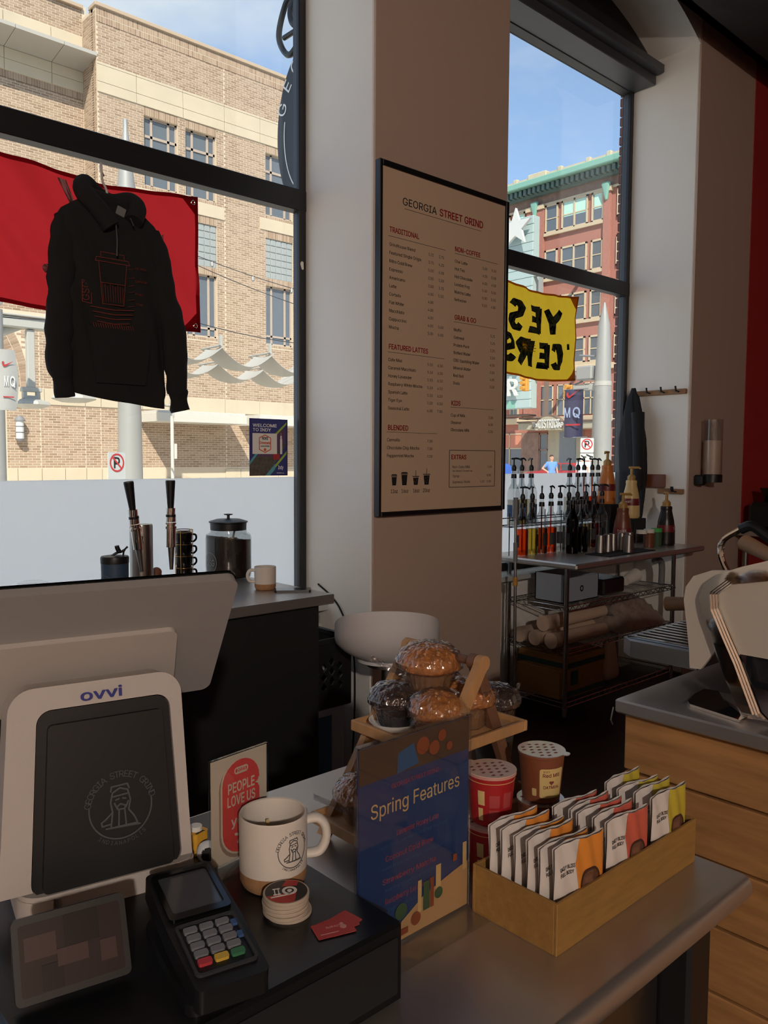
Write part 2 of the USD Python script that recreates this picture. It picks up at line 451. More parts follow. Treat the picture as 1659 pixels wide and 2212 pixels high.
# ---- tan brick building across the street
FY, CH, BP = 21.4, 0.0645, 0.2135            # its face, the height of a course, the length of a brick and its joint
def brick_boxes(cells, y, depth=0.004):
    """Boxes (front and sides) for the bricks (x0, z0, x1, z1) proud of the mortar at y."""
    c = np.asarray(cells, float); n = len(c)
    x0, z0, x1, z1 = c.T; yf, yb = np.full(n, y - depth), np.full(n, y + 0.002); e = 0.002
    v = np.stack([np.stack(p, 1) for p in ((x0, yb, z0), (x1, yb, z0), (x1, yb, z1), (x0, yb, z1), (x0 + e, yf, z0 + e), (x1 - e, yf, z0 + e), (x1 - e, yf, z1 - e), (x0 + e, yf, z1 - e))], 1)
    q = np.array([(4, 5, 6), (4, 6, 7), (0, 1, 5), (0, 5, 4), (1, 2, 6), (1, 6, 5), (2, 3, 7), (2, 7, 6), (3, 0, 4), (3, 4, 7)])
    return trimesh.Trimesh(v.reshape(-1, 3), (np.arange(n)[:, None, None] * 8 + q).reshape(-1, 3), process=False)


def tone(path, values):
    UsdGeom.PrimvarsAPI(stage.GetPrimAtPath(path)).CreatePrimvar('tone', Sdf.ValueTypeNames.FloatArray, 'vertex').Set([float(x) for x in values])


def courses(x0, x1, z0, z1, holes=(), joints=()):
    """Bricks in running bond over a field, cut at joints and holes (x0, x1, z0, z1)."""
    out = []
    for k in range(int(round((z1 - z0) / CH))):
        za, zb = z0 + k * CH + 0.007, z0 + (k + 1) * CH - 0.007
        cuts = [(x0, x1)]
        for h in holes:
            if zb > h[2] and za < h[3]:
                cuts = [s for a, b in cuts for s in ((a, min(b, h[0])), (max(a, h[1]), b)) if s[1] - s[0] > 0.02]
        for a, b in cuts:
            edges = [a] + sorted(j for j in joints if a < j < b) + [b]
            for p, q in zip(edges, edges[1:]):
                x = math.floor((p - (k % 2) * BP / 2) / BP) * BP + (k % 2) * BP / 2
                while x < q:
                    s, e = max(x, p) + 0.007, min(x + BP, q) - 0.007
                    if e - s > 0.03: out.append((s, za, e, zb))
                    x += BP
    return out


def soldiers(x0, x1, z0, z1):
    n = max(1, int(round((x1 - x0) / 0.0667))); p = (x1 - x0) / n
    return [(x0 + i * p + 0.004, z0 + 0.004, x0 + (i + 1) * p - 0.004, z1 - 0.004) for i in range(n)]


tan = thing('brick_building', 'long tan brick building across the street with limestone bands', 'building', (9.25, FY, -0.15))
BX0, BX1, BAY = 4.6, 20.0, 9.25
WCOLS = [(10.56, 11.59), (11.83, 12.83), (14.57, 15.6), (15.85, 16.9)]
front = unary_union([sbox(BX0, -0.15, BX1, 5.1), sbox(BAY, 5.1, BX1, 13.27)]).difference(unary_union([sbox(a, z0, b, z1) for a, b in WCOLS for z0, z1 in ((5.0, 6.82), (7.05, 8.28), (8.97, 10.86))]))
part(tan, 'wall', J(slab(front, 0.3, (0, FY + 0.3, 0), (1, 0, 0), (0, 0, 1)), box(BX0, 22.29, 5.0, BAY + 0.1, 22.5, 13.6), box(BAY, FY + 0.2, 5, BAY + 0.3, 22.4, 13.27)), 'mortar', w=True, smooth=False)
holes = []
for a, b in WCOLS: holes += [(a, b, 8.97, 10.86), (a, b, 7.05, 8.28), (a, b, 5.0, 6.82), (a, b, 4.89, 5.0), (a, b, 8.87, 8.97), (a, b, 10.86, 11.09), (a, b, 8.28, 8.5), (a, b, 6.82, 7.05)]
holes += [(10.3, 13.09, 8.5, 8.86), (14.35, 17.1, 8.5, 8.86)]
J1 = (7.6, 8.77, 9.2, 13.09, 17.0)
low = courses(6.76, BX1, 1.15, 2.78, joints=J1) + courses(BX0, 6.74, 1.15, 2.78)
mid = courses(4.6, BX1, 3.2, 5.0, holes, J1) + courses(BAY, BX1, 5.0, 11.09, holes, J1) + courses(BAY, BX1, 11.87, 12.87, joints=J1)
for a, b in WCOLS:
    for z0, z1 in ((10.86, 11.09), (8.28, 8.5), (6.82, 7.05), (8.875, 8.965), (4.9, 4.99)): mid += soldiers(a, b, z0, z1)
mid += soldiers(BAY, BX1, 12.87, 13.06) + soldiers(BAY, BX1, 13.07, 13.26)
low.sort(key=lambda c: (c[0] + 0.6 * c[1]))
near, low = low[:0], low
near = [c for c in low if 6.76 < c[0] < 9.3][:300]; ids = set(near); low = [c for c in low if c not in ids]
for c in near:
    p = part(tan, 'brick', brick_boxes([c], FY), 'tan_brick', w=True, smooth=False); tone(p, [rng.random()] * 8)
back = courses(BX0, BAY, 5.0, 11.1) + courses(BX0, BAY, 12.8, 13.5) + soldiers(BX0, BAY, 11.1, 11.3)
ret = courses(0.02, 0.86, 5.0, 13.2)          # the short return of the set-back bay
rm = brick_boxes(ret, 0.0); rm.vertices = np.stack([BAY + rm.vertices[:, 1], 22.29 - rm.vertices[:, 0], rm.vertices[:, 2]], 1)
# arch of the street-level opening: rings of radial bricks
ar = []
for ring in range(4):
    r0 = 2.02 + ring * 0.217
    n = int(math.pi / 2 * (r0 + 0.1) / 0.072)
    for i in range(n):
        t = (i + 0.5) / n * math.pi / 2; m_ = brick_boxes([(r0 + 0.005, -0.031, r0 + 0.207, 0.031)], 0.0)
        v = m_.vertices.copy(); ar.append(trimesh.Trimesh(np.stack([4.45 + v[:, 0] * math.cos(t) - v[:, 2] * math.sin(t), FY + v[:, 1] - 0.002, 3.2 + v[:, 0] * math.sin(t) + v[:, 2] * math.cos(t)], 1), m_.faces, process=False))
allb = J(brick_boxes(low + [c for c in mid if not (c[1] < 6.2 and math.hypot(c[0] + 0.1 - 4.45, c[1] - 3.2) < 2.97)], FY), brick_boxes(back, 22.29), rm, *ar)
p = part(tan, 'brickwork', allb, 'tan_brick', w=True, smooth=False, kind='stuff')
tone(p, np.repeat(rng.random(len(allb.vertices) // 8), 8))
def stones(edges, z0, z1, y=FY, d=0.03, m='limestone'):
    for a, b in zip(edges, edges[1:]): part(tan, 'limestone_panel', box(a + 0.006, y - d, z0 + 0.004, b - 0.006, y + 0.05, z1 - 0.004, 0.004), m, w=True)
for z0, z1 in ((11.09, 11.36), (11.36, 11.8), (11.8, 11.87)): stones((BAY, 10.35, 11.75, 13.1, 14.36, 15.7, 17.0, 18.4, BX1), z0, z1)
stones((10.3, 11.7, 13.09), 8.5, 8.86); stones((14.35, 15.7, 17.1), 8.5, 8.86)
stones((6.8, 7.7, 8.77, 9.2, 10.4, 11.73, 13.06, 14.3, 15.6, 17, 18.4, BX1), 2.78, 3.2)
stones((6.76, 7.0, 7.6, 8.2, 8.77, 9.2), 0.4, 1.15); stones((13.06, 13.6, 14.3, 15, 16, 17, 18), 0.4, 1.1); stones((9.2, 10.2, 11.2, 12.2, 13.06), 0.4, 0.86)
stones((BX0, 6.0, 7.2, 8.4, BAY), 11.3, 11.58, 22.29); stones((BX0, 6.0, 7.2, 8.4, BAY), 11.58, 11.86, 22.29); stones((BX0, 6.0, 7.2, 8.4, BAY), 12.4, 12.78, 22.29)
part(tan, 'coping', J(box(BAY - 0.04, FY - 0.06, 13.27, BX1, FY + 0.4, 13.37, 0.01), box(BX0, 22.2, 13.5, BAY, 22.6, 13.6, 0.01)), 'coping', w=True)
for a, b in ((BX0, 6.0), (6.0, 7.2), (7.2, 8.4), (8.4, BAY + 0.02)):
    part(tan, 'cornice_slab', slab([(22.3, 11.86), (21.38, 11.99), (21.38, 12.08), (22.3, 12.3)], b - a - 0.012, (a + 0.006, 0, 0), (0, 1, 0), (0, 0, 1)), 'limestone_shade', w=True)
for a, b in WCOLS:
    for z0, z1, low_ in ((8.97, 10.86, 0), (5.0, 6.82, 1)):
        wf = part(tan, 'window_frame', J(*[box(q[0], FY + 0.09, q[1], q[2], FY + 0.16, q[3]) for q in (
            (a, z0, a + 0.05, z1), (b - 0.05, z0, b, z1), (a, z0, b, z0 + 0.05), (a, z1 - 0.05, b, z1), (a + (b - a) * 0.22, z0, a + (b - a) * 0.22 + 0.07, z1), (a + (b - a) * 0.72, z0, a + (b - a) * 0.72 + 0.07, z1),
            (a, z0 + 0.24 if low_ else z1 - 0.56, b, z0 + 0.3 if low_ else z1 - 0.49))]), 'window_trim', w=True)
        zm = z0 + 0.27 if low_ else z1 - 0.52
        xs = [a + 0.05, a + (b - a) * 0.22 + 0.03, a + (b - a) * 0.72 + 0.03, b - 0.05]
        for p0, p1 in zip(xs, xs[1:]):
            for q0, q1 in ((z0, zm), (zm, z1)): part(wf, 'pane', box(p0, FY + 0.12, q0, p1, FY + 0.13, q1), 'street_glass', w=True)
    gb = part(tan, 'glass_block_window', box(a, FY + 0.06, 7.05, b, FY + 0.1, 8.28), 'grout_light', w=True)
    nb = 5
    for i in range(nb):
        for k in range(6):
            w_, h_ = (b - a) / nb, 1.23 / 6
            part(gb, 'glass_block', box(a + i * w_ + 0.008, FY + 0.03, 7.05 + k * h_ + 0.008, a + (i + 1) * w_ - 0.008, FY + 0.07, 7.05 + (k + 1) * h_ - 0.008, 0.012), 'glass_block', w=True)
for a, b in ((10.277, 13.087), (13.54, 17.2)):
    c = part(tan, 'entrance_canopy', J(box(a, 20.214, 2.41, b, FY, 2.66, 0.01), box(a + 0.03, 20.26, 2.66, b - 0.03, FY, 2.72, 0.006)), 'canopy_white', w=True)
mat('red_brick', (158, 106, 92), 0.9, var=0.14, vs=14)
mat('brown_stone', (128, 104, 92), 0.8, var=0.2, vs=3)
mat('cream_trim', (188, 170, 142), 0.7)
mat('pale_green', (120, 165, 150), 0.6)
mat('dark_green', (88, 108, 104), 0.7)
mat('salmon', (183, 120, 97), 0.7)
mat('pale_blue', (158, 176, 174), 0.6)
mat('white_sign', (194, 196, 192), 0.6)
mat('awning_beige', (158, 152, 133), 0.7)
mat('awning_brown', (109, 94, 83), 0.7)
mat('blind_green', (176, 214, 200), 0.5)
mat('navy', (52, 50, 76), 0.8)
mat('banner_red', (166, 43, 48), 0.7)
mat('banner_blue', (142, 155, 183), 0.7)
mat('traffic_yellow', (191, 135, 55), 0.5)
mat('sign_red', (190, 50, 50), 0.5)
mat('car_red', (156, 40, 48), 0.25)
mat('car_glass', (60, 70, 74), 0.1)
mat('tyre', (30, 30, 32), 0.8)

# ---- red brick building closing the cross street, its front at x = 42
RX = 42.0
red = thing('corner_building', 'red brick corner building with a green copper cornice down the street', 'building', (RX, 26, -0.15))
def rb(n, y0, z0, y1, z1, d0, d1, m, par=None, c=0.0):
    """A block on the front: d0, d1 metres before and behind the wall face."""
    return part(par or red, n, box(RX - d0, y0, z0, RX + d1, y1, z1, c), m, w=True)
rb('wall', 14, -0.15, 45, 19.0, 0, 0.5, 'red_brick')
for k, (y0, y1) in enumerate(((26.4, 26.85), (31.1, 32.4), (37.2, 38.4))): rb('pilaster', y0, 3.9, y1, 17.1, 0.18, 0, 'red_brick')
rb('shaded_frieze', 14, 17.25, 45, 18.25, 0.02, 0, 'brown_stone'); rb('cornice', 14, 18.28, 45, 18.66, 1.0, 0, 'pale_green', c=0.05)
rb('cornice_soffit', 14, 17.8, 45, 18.28, 0.35, 0, 'dark_green')
for k in range(52): rb('dentil', 23 + k * 0.35, 17.9, 23.2 + k * 0.35, 18.24, 0.7, -0.3, 'dark_green')
rb('frieze_band', 14, 17.13, 45, 17.27, 0.08, 0, 'limestone'); rb('parapet_coping', 14, 18.97, 45, 19.12, 0.08, 0.5, 'limestone')
for y in (26.6, 28.0, 30.0, 33.4): rb('parapet_stone', y - 0.16, 18.9, y + 0.16, 19.26, 0.14, 0.1, 'limestone', c=0.03)
rb('parapet_block', 31.0, 18.95, 32.4, 19.28, 0.16, 0.4, 'limestone', c=0.04)
for y in (31.6, 26.5): part(red, 'bracket', hull(((RX - .25, y, 17.35), .14), ((RX - .25, y + .3, 17.35), .14), ((RX - .2, y + .15, 16.55), .1)), 'pale_green', w=True)
rb('pilaster_cap', 31.05, 16.95, 32.45, 17.22, 0.26, 0, 'cream_trim'); rb('pilaster_cap', 26.3, 16.95, 26.9, 17.22, 0.26, 0, 'cream_trim')
def sash(y0, y1, z0, z1, wide, blind):
    t = 0.11
    f = part(red, 'window', J(*[box(RX - 0.1, q[0], q[1], RX - 0.02, q[2], q[3]) for q in ((y0, z0, y0 + t, z1), (y1 - t, z0, y1, z1), (y0, z0, y1, z0 + t), (y0, z1 - t, y1, z1)) + (((y0 + y1) / 2 - t / 2, z0, (y0 + y1) / 2 + t / 2, z1),) * wide],
                                box(RX - 0.08, y0, (z0 + z1) / 2 - 0.03, RX - 0.03, y1, (z0 + z1) / 2 + 0.03)), 'cream_trim', w=True)
    es = [y0 + t, (y0 + y1) / 2, y1 - t] if wide else [y0 + t, y1 - t]
    for a, b in zip(es, es[1:]):
        part(f, 'pane', box(RX - 0.05, a, z0 + t, RX - 0.01, b, z1 - t), 'street_glass', w=True)
        if blind: part(f, 'blind', box(RX - 0.055, a + 0.04, z0 + 0.75 + 0.05 * (a > 29), RX - 0.045, b - 0.04, z1 - t), 'blind_green', w=True)
for zt, zb, bl in ((17.12, 15.4, 1), (14.38, 12.62, 0), (11.5, 9.78, 0), (8.82, 7.25, 0)):
    for y0, y1, wd in ((26.88, 27.7, 0), (27.97, 29.83, 1), (30.09, 31.04, 0), (32.6, 33.6, 0), (33.8, 35.6, 1), (24.2, 26.0, 1)):
        sash(y0, y1, zb, zt, wd, bl and y0 not in (30.09,))
    rb('sill_stone', 26.87, zb - 0.17, 31.08, zb + 0.02, 0.16, 0, 'cream_trim'); rb('sill_stone', 32.5, zb - 0.17, 36, zb + 0.02, 0.16, 0, 'cream_trim')
rb('belt_course', 14, 6.75, 45, 7.1, 0.2, 0, 'cream_trim', c=0.03)
rb('belt_course', 14, 3.68, 45, 4.07, 0.25, 0, 'cream_trim', c=0.03)
for y0, y1 in ((27.0, 28.0), (28.92, 29.92), (30.22, 31.17), (32.9, 33.6), (34.0, 34.8)):
    f = part(red, 'tall_window', J(*[box(RX - 0.08, q[0], q[1], RX - 0.01, q[2], q[3]) for q in ((y0, 4.17, y0 + 0.07, 6.05), (y1 - 0.07, 4.17, y1, 6.05), ((y0 + y1) / 2 - 0.03, 4.17, (y0 + y1) / 2 + 0.03, 6.05), (y0, 5.1, y1, 5.17), (y0, 5.98, y1, 6.05))]), 'cream_trim', w=True)
    for a, b in ((y0 + .07, (y0 + y1) / 2), ((y0 + y1) / 2, y1 - .07)):
        for p_, q_ in ((4.17, 5.12), (5.15, 6.0)): part(f, 'pane', box(RX - 0.04, a, p_, RX + 0.01, b, q_), 'street_glass', w=True)
# ground floor: tap room front
rb('stone_base', 31.22, -0.15, 32.58, 3.1, 0.1, 0, 'brown_stone'); rb('entrance_portal', 28.0, -0.15, 30.46, 3.3, 0.15, 0, 'awning_beige'); rb('entrance_door', 28.4, -0.15, 29.6, 3.14, 0.17, 0, 'street_glass')
f = rb('shop_window', 32.58, 0.2, 34.2, 3.1, 0.03, 0, 'street_glass'); rb('window_shade', 32.6, 2.13, 34.2, 3.06, 0.06, 0, 'salmon', f)
for q in ((32.54, 2.09, 34.2, 2.16), (33.54, 0.2, 33.6, 3.1), (32.54, 3.02, 34.2, 3.1)): rb('shop_window_bar', q[0], q[1], q[2], q[3], 0.09, 0, 'cream_trim', f)
f = rb('side_window', 30.5, 0.2, 31.2, 3.08, 0.03, 0, 'street_glass')
for q in ((30.5, 2.0, 31.2, 2.08), (30.5, 0.2, 30.57, 3.08), (31.13, 0.2, 31.2, 3.08), (30.5, 3.0, 31.2, 3.08)): rb('side_window_bar', q[0], q[1], q[2], q[3], 0.09, 0, 'brown_stone', f)
aw = part(red, 'entrance_awning', box(RX - 1.6, 26.2, 3.25, RX, 31.7, 3.66, 0.02), 'awning_beige', w=True)
part(aw, 'awning_cap', J(box(RX - 1.7, 26.1, 3.66, RX, 31.75, 3.76, 0.02), slab(unary_union([Point(0, 0).buffer(1.15, 24).intersection(sbox(-1.3, 0.45, 1.3, 2)), sbox(-1.15, 0.3, 1.15, 0.6)]), 0.4, (RX - 1.25, 29.4, 2.99), (0, -1, 0), (0, 0, 1))), 'awning_brown', w=True)
part(aw, 'awning_panel', slab(Point(0, 0).buffer(1.02, 24).intersection(sbox(-1.3, 0.2, 1.3, 2)), 0.1, (RX - 1.62, 29.4, 2.99), (0, -1, 0), (0, 0, 1)), 'awning_beige', w=True)
part(aw, 'awning_lettering', J(txt('The', 0.28, (40.26,30.48,3.39), (0, -1, 0), (0, 0, 1), 0.04, True, width=0.5), txt('DISTRICT', 0.5, (40.26,29.99,3.32), (0, -1, 0), (0, 0, 1), 0.04, True, width=1.5), txt('TAP', 0.3, (40.26,28.73,3.34), (0, -1, 0), (0, 0, 1), 0.04, True, width=0.5)), 'white_sign', w=True)
part(aw, 'awning_light', J(box(RX - 2.0, 30.6, 4.08, RX - 1.2, 32.6, 4.2, 0.03), box(RX - 1.7, 29.4, 3.9, RX - .9, 31.6, 4.02, 0.03)), 'awning_brown', w=True)
# ---- the tall star sign, hung from the corner before it
SX = 38.0
sg = thing('blade_sign', 'tall pale blue blade sign with a white star and letters', 'sign', (SX, 29.9, 4.4))
part(sg, 'sign_box', box(SX, 28.95, 4.4, SX + 0.6, 31.4, 15.35, 0.02), 'pale_blue', w=True)
for k in range(22): part(sg, 'siding_plank', box(SX - 0.05, 28.93, 4.42 + k * 0.497, SX + 0.1, 31.4, 4.42 + k * 0.497 + 0.47, 0.02), 'pale_blue', w=True)
star = Polygon([((1.12 if i % 2 == 0 else 0.46) * math.sin(i * math.pi / 5), (1.12 if i % 2 == 0 else 0.46) * math.cos(i * math.pi / 5)) for i in range(10)])
part(sg, 'star', slab(star, 0.18, (SX - 0.35, 29.85, 14.7), (0, -1, 0), (0, 0, 1)), 'white_sign', w=True)
for ch, zc in (('A', 9.95), ('A', 6.6), ('R', 5.15)):
    part(sg, 'letter', txt(ch, 0.95, (SX - 0.22, 30.02, zc), (0, -1, 0), (0, 0, 1), 0.16, True, 'c', width=0.72), 'white_sign', w=True)
part(sg, 'green_panel', box(SX - 0.07, 30.0, 4.42, SX + 0.05, 31.4, 4.85), 'pale_green', w=True)
part(sg, 'sign_mast', box(SX + .4, 28.1, 3.9, SX + .6, 28.3, 6.3), 'awning_brown', w=True)
part(sg, 'sign_arm', J(box(SX + .1, 28.4, 12.0, RX - .1, 28.55, 12.2), box(SX + .1, 28.4, 6.5, RX - .1, 28.55, 6.7), box(SX + .1, 28.4, 6.5, SX + .3, 28.6, 12.2), box(SX + .1, 28.5, 11.9, SX + .3, 28.96, 12.1), box(SX + .1, 28.5, 6.6, SX + .3, 28.96, 6.8)), 'post_grey', w=True)

# ---- our own brick pilaster just outside the far window
t = thing('outside_pilaster', 'dark red brick edge of the shop front outside the window', None, (5.29, 3.15, 0), kind='structure')
part(t, 'mortar_core', box(0.015, 0, 0, 0.6, 0.118, 5.2), 'mortar')
br = []
for k in range(77):
    z = k * 0.0675
    for x0, x1 in (((0, 0.2), (0.21, 0.41)) if k % 2 else ((0.002, 0.1), (0.11, 0.31))): br.append(box(x0 + rng.uniform(0, .006), 0, z, x1, 0.13, z + 0.058, 0.004))
mat('dark_brick', (112, 74, 66), 0.9, var=0.25, vs=9)
part(t, 'brickwork', J(*br), 'dark_brick', smooth=False, kind='stuff')

# ---- street furniture seen through the first window
py = thing('tapered_pylon', 'tall grey tapered light pylon behind the black hoodie', 'pylon', (7.96, 17, -0.15))
part(py, 'shaft', lathe([(0, 0), (.36, 0), (.36, .15), (.275, .18), (.25, 2.5), (.19, 7.4), (.05, 8.7), (.05, 8.85), (0, 8.87)], 32), 'post_grey')
part(py, 'collar', lathe([(.262, 3.05), (.275, 3.05), (.275, 3.2), (.26, 3.2)], 32), 'beam_grey')
lp = thing('lamp_post', 'thin pale lamp post with a flat disc top before the brick wall', 'lamp post', (10.3, 19.5, -0.15))
part(lp, 'post', cyl(.045, 0, 2.68), 'canopy_white'); part(lp, 'lantern', lathe([(0, 2.62), (.07, 2.64), (.075, 2.9), (0, 2.9)], 20), 'clear_plastic'); part(lp, 'disc', lathe([(0, 2.9), (.27, 2.93), (.27, 2.95), (0, 2.99)], 28), 'beam_grey')
part(lp, 'plate', box(.05, -.02, 1.55, .13, .02, 1.95, .005), 'canopy_white')
# two dish lamps hung from a beam
def dish(x, y, z, top, label, r):
    t = thing('dish_lamp', label, 'street lamp', (x, y, z), group='grey dish lamps across the street')
    part(t, 'dish', lathe([(0, 0), (r * .55, 0), (r, .07), (r * .92, .13), (r * .4, .2), (0, .2)], 8), 'beam_grey', smooth=False)
    part(t, 'bracket', J(box(-.17, -.06, .2, .17, .06, .26), box(-.17, -.06, .26, -.1, .06, .34), box(.1, -.06, .26, .17, .06, .34), box(-.2, -.08, .34, .2, .08, .43, .01)), 'beam_grey')
    part(t, 'stem', box(-.075, -.075, .43, .075, .075, top - z, .01), 'beam_grey')
    return t
dish(6.03, 17.5, 2.45, 4.065, 'grey dish street lamp hanging from its beam, further left of two', .41)
dish(6.93, 17.5, 2.62, 4.065, 'grey dish street lamp half hidden under the hoodie sleeve', .49)
bm = thing('lamp_beam', 'sloping grey steel beam carrying the dish lamps', 'beam', (6.0, 17.5, 4.2))
part(bm, 'girder', J(rod((-1.6, 0.2, -.75), (-.1, 0.1, -.02), .1), box(-1.1, -.14, -.12, 1.3, .14, .1, .02)), 'beam_grey'); part(bm, 'flange', box(-1.1, -.2, .1, 1.3, .2, .14, .01), 'beam_grey')
po = thing('beam_pole', 'grey street pole carrying the banner at the picture edge', 'pole', (4.87, 16.0, -.15))
part(po, 'shaft', cyl(.16, 0, 4.3), 'post_grey'); part(po, 'globe', lathe([(0, 4.3), (.16, 4.4), (.22, 4.6), (.16, 4.8), (0, 4.85)], 20), 'canopy_white')
bn = thing('street_banner', 'grey wind-bowed street banner with red emblem and white letters', 'banner', (4.72, 14.95, 2.25))
part(bn, 'cloth', thick(grid(lambda u, v: (-.25 + u * .42 + .05 * np.sin(np.pi * v), -.05 * np.sin(np.pi * u), v * 1.05), 8, 16), .004), 'sail_cloth', smooth=60)
SW = Polygon([(0, .30), (.03, .16), (.10, .06), (.22, .03), (.36, .08), (1, .42), (.38, .20), (.24, .165), (.165, .20), (.15, .27), (.18, .36), (.06, .36)])
part(bn, 'emblem', slab(affinity.scale(SW, .2, .28, origin=(0, 0)), .004, (-.07, -.062, .74), (1, 0, 0), (0, 0, 1)), 'banner_red')
part(bn, 'lettering', J(txt('M', .17, (-.04, -.062, .42), bold=True, d=.004, width=.075), txt('Q', .17, (.06, -.062, .42), bold=True, d=.004, width=.085)), 'white_sign'); part(bn, 'stripe', box(-.06, -.066, .22, .12, -.062, .24), 'banner_red')
np_ = thing('no_parking_sign', 'small no parking sign at the window edge, before the pylon', 'sign', (4.03, 9.0, -.15))
part(np_, 'post', cyl(.025, 0, 1.62), 'post_grey')
def no_parking(t, o, u, w, h):
    """White plate with a barred red ring and a black P."""
    n = np.cross(u, (0, 0, 1.0)); o = A3(*o); k = w / 2 * .82
    part(t, 'plate', slab(rrect(w, h, w * .08), .006, o, u, (0, 0, 1)), 'white_sign')
    part(t, 'letter', txt('P', k * 1.15, o + n * .007 + A3(0, 0, h * .5 - k * 1.12 - k * .57), u, (0, 0, 1), .001, True, 'c'), 'ink_black')
    c = Point(0, h * .5 - k * 1.12)
    bar = affinity.rotate(sbox(-k, c.y - k * .09, k, c.y + k * .09), -45, origin=c)
    part(t, 'barred_ring', slab(unary_union([c.buffer(k, 20).difference(c.buffer(k * .82, 20)), bar.intersection(c.buffer(k * .9))]), .001, o + n * .0085, u, (0, 0, 1)), 'sign_red')
no_parking(np_, (0, -.03, 1.42), A3(.9, .3, 0) / math.hypot(.9, .3), .26, .46)
sc = thing('wall_sconce', 'white cylinder wall lamp on the tan brick wall', 'wall lamp', (7.03, 21.25, 1.8))
part(sc, 'glass', cyl(.095, .08, .55), 'white_sign'); part(sc, 'cage', J(*[lathe([(.095, z), (.1, z), (.1, z + .014), (.095, z + .014)], 24) for z in (.24, .39)]), 'dark_grey')
part(sc, 'cap', lathe([(0, .67), (.06, .66), (.13, .56), (.13, .54), (0, .54)], 20), 'mid_grey'); part(sc, 'foot', lathe([(0, 0), (.08, .03), (.12, .09), (0, .09)], 20), 'mid_grey'); part(sc, 'bracket', J(box(-.04, 0, .58, .04, .15, .62), box(-.04, 0, .04, .04, .15, .08)), 'mid_grey')
# canopy of shade sails: each cloth sags between two bars
def sail(x0, y0, z0, L, W, sag, label):
    t = thing('shade_sail', label, 'shade sail', (x0, y0, z0), group='pale shade sails over the street')
    part(t, 'cloth', thick(grid(lambda u, v: (u * L + v * .25, v * W, -sag * np.sin(np.pi * u) - .06 * np.sin(np.pi * v) + .05 * v), 14, 8), .006), 'sail_cloth', smooth=60)
    part(t, 'bar', rod((0, -.05, .02), (.25, W + .05, .07), .022), 'beam_grey')
    part(t, 'post', box(-.03, -.03, .02, .03, .03, .22), 'beam_grey')
for k, tx in enumerate(('third from the window frame', 'second from the window frame', 'nearest the window frame')):
    sail(7.4 + 1.42 * k, 14.3 + .3 * k, 3.72, 1.36, 1.15, .36, f'pale shade sail of the nearer row, {tx}')
    sail(8.4 + 1.42 * k, 16.1 + .3 * k, 3.62, 1.36, 1.25, .34, f'pale shade sail of the farther row, {tx}')
for k, (a, b) in enumerate((((8.2, 16.9, 6.35), (12.6, 15.8, 5.36)), ((8.2, 16.9, 6.22), (12.6, 15.8, 4.95)), ((8.4, 15.5, 4.35), (12.4, 15.5, 4.15)), ((3.5, 16.5, 4.12), (7.6, 16.5, 4.32)))):
    p = np.linspace(a, b, 15); p[:, 2] -= .1 * np.sin(np.linspace(0, np.pi, 15))
    t = thing('overhead_wire', ('upper string light wire sagging over the street', 'lower wire crossing under the string lights', 'dark cable just above the shade sails', 'thin wire above the dish lamps')[k], 'wire', a)
    part(t, 'cable', tube(p - np.array(a), .009, 5), 'dark_grey')
    if k == 0:
        for q in (2, 5, 8, 11): part(t, 'bulb', lathe([(0, -.13), (.035, -.1), (.03, -.04), (.015, 0), (0, 0)], 10, tuple(p[q] - np.array(a))), 'post_grey')
# hanging sign of the shop itself, outside by the pier
bs = thing('hanging_sign', 'dark oval hanging shop sign with a scrolled iron bracket outside', 'sign', (2.75, 3.15, 3.2))
OV = affinity.scale(Point(0, 0).buffer(1, 32), .31, .46)
at_ = lambda x: dict(o=(x, .435, .05), u=(0, -1, 0), v=(0, 0, 1))
part(bs, 'disc', slab(OV, .03, **at_(0.015)), 'dark_grey')
rg = affinity.scale(OV, .8, .8)
part(bs, 'ring_print', slab(rg.difference(affinity.scale(OV, .775, .785)).difference(sbox(-.5, .08, .5, .6)), .001, **at_(-.0155)), 'ink_white')
L_ = []
for i, ch in enumerate('GEORGIA'):
    a = math.radians(158 - i * 19); L_.append(txt(ch, .075, (-.016, .435 - .245 * math.cos(a), .05 + .37 * math.sin(a)), (0, -math.sin(a), -math.cos(a)), (0, -math.cos(a), math.sin(a)), .001, False, 'c'))
part(bs, 'lettering', J(*L_), 'ink_white')
part(bs, 'scroll_bracket', tube(smooth_path([(0, q[0] - 3.15, q[1] - 3.2) for q in ((3.70, 3.86), (3.76, 3.84), (3.79, 3.92), (3.74, 4.0), (3.83, 3.98), (3.9, 3.83), (3.82, 3.70), (3.72, 3.72), (3.5, 3.9), (3.22, 3.95))], 7), .017, 8), 'black_plastic')
part(bs, 'arm', J(rod((0, .0, .6), (0, .7, .6), .014), rod((0, .2, .6), (0, .2, .45), .008), rod((0, .55, .6), (0, .55, .45), .008)), 'black_plastic')

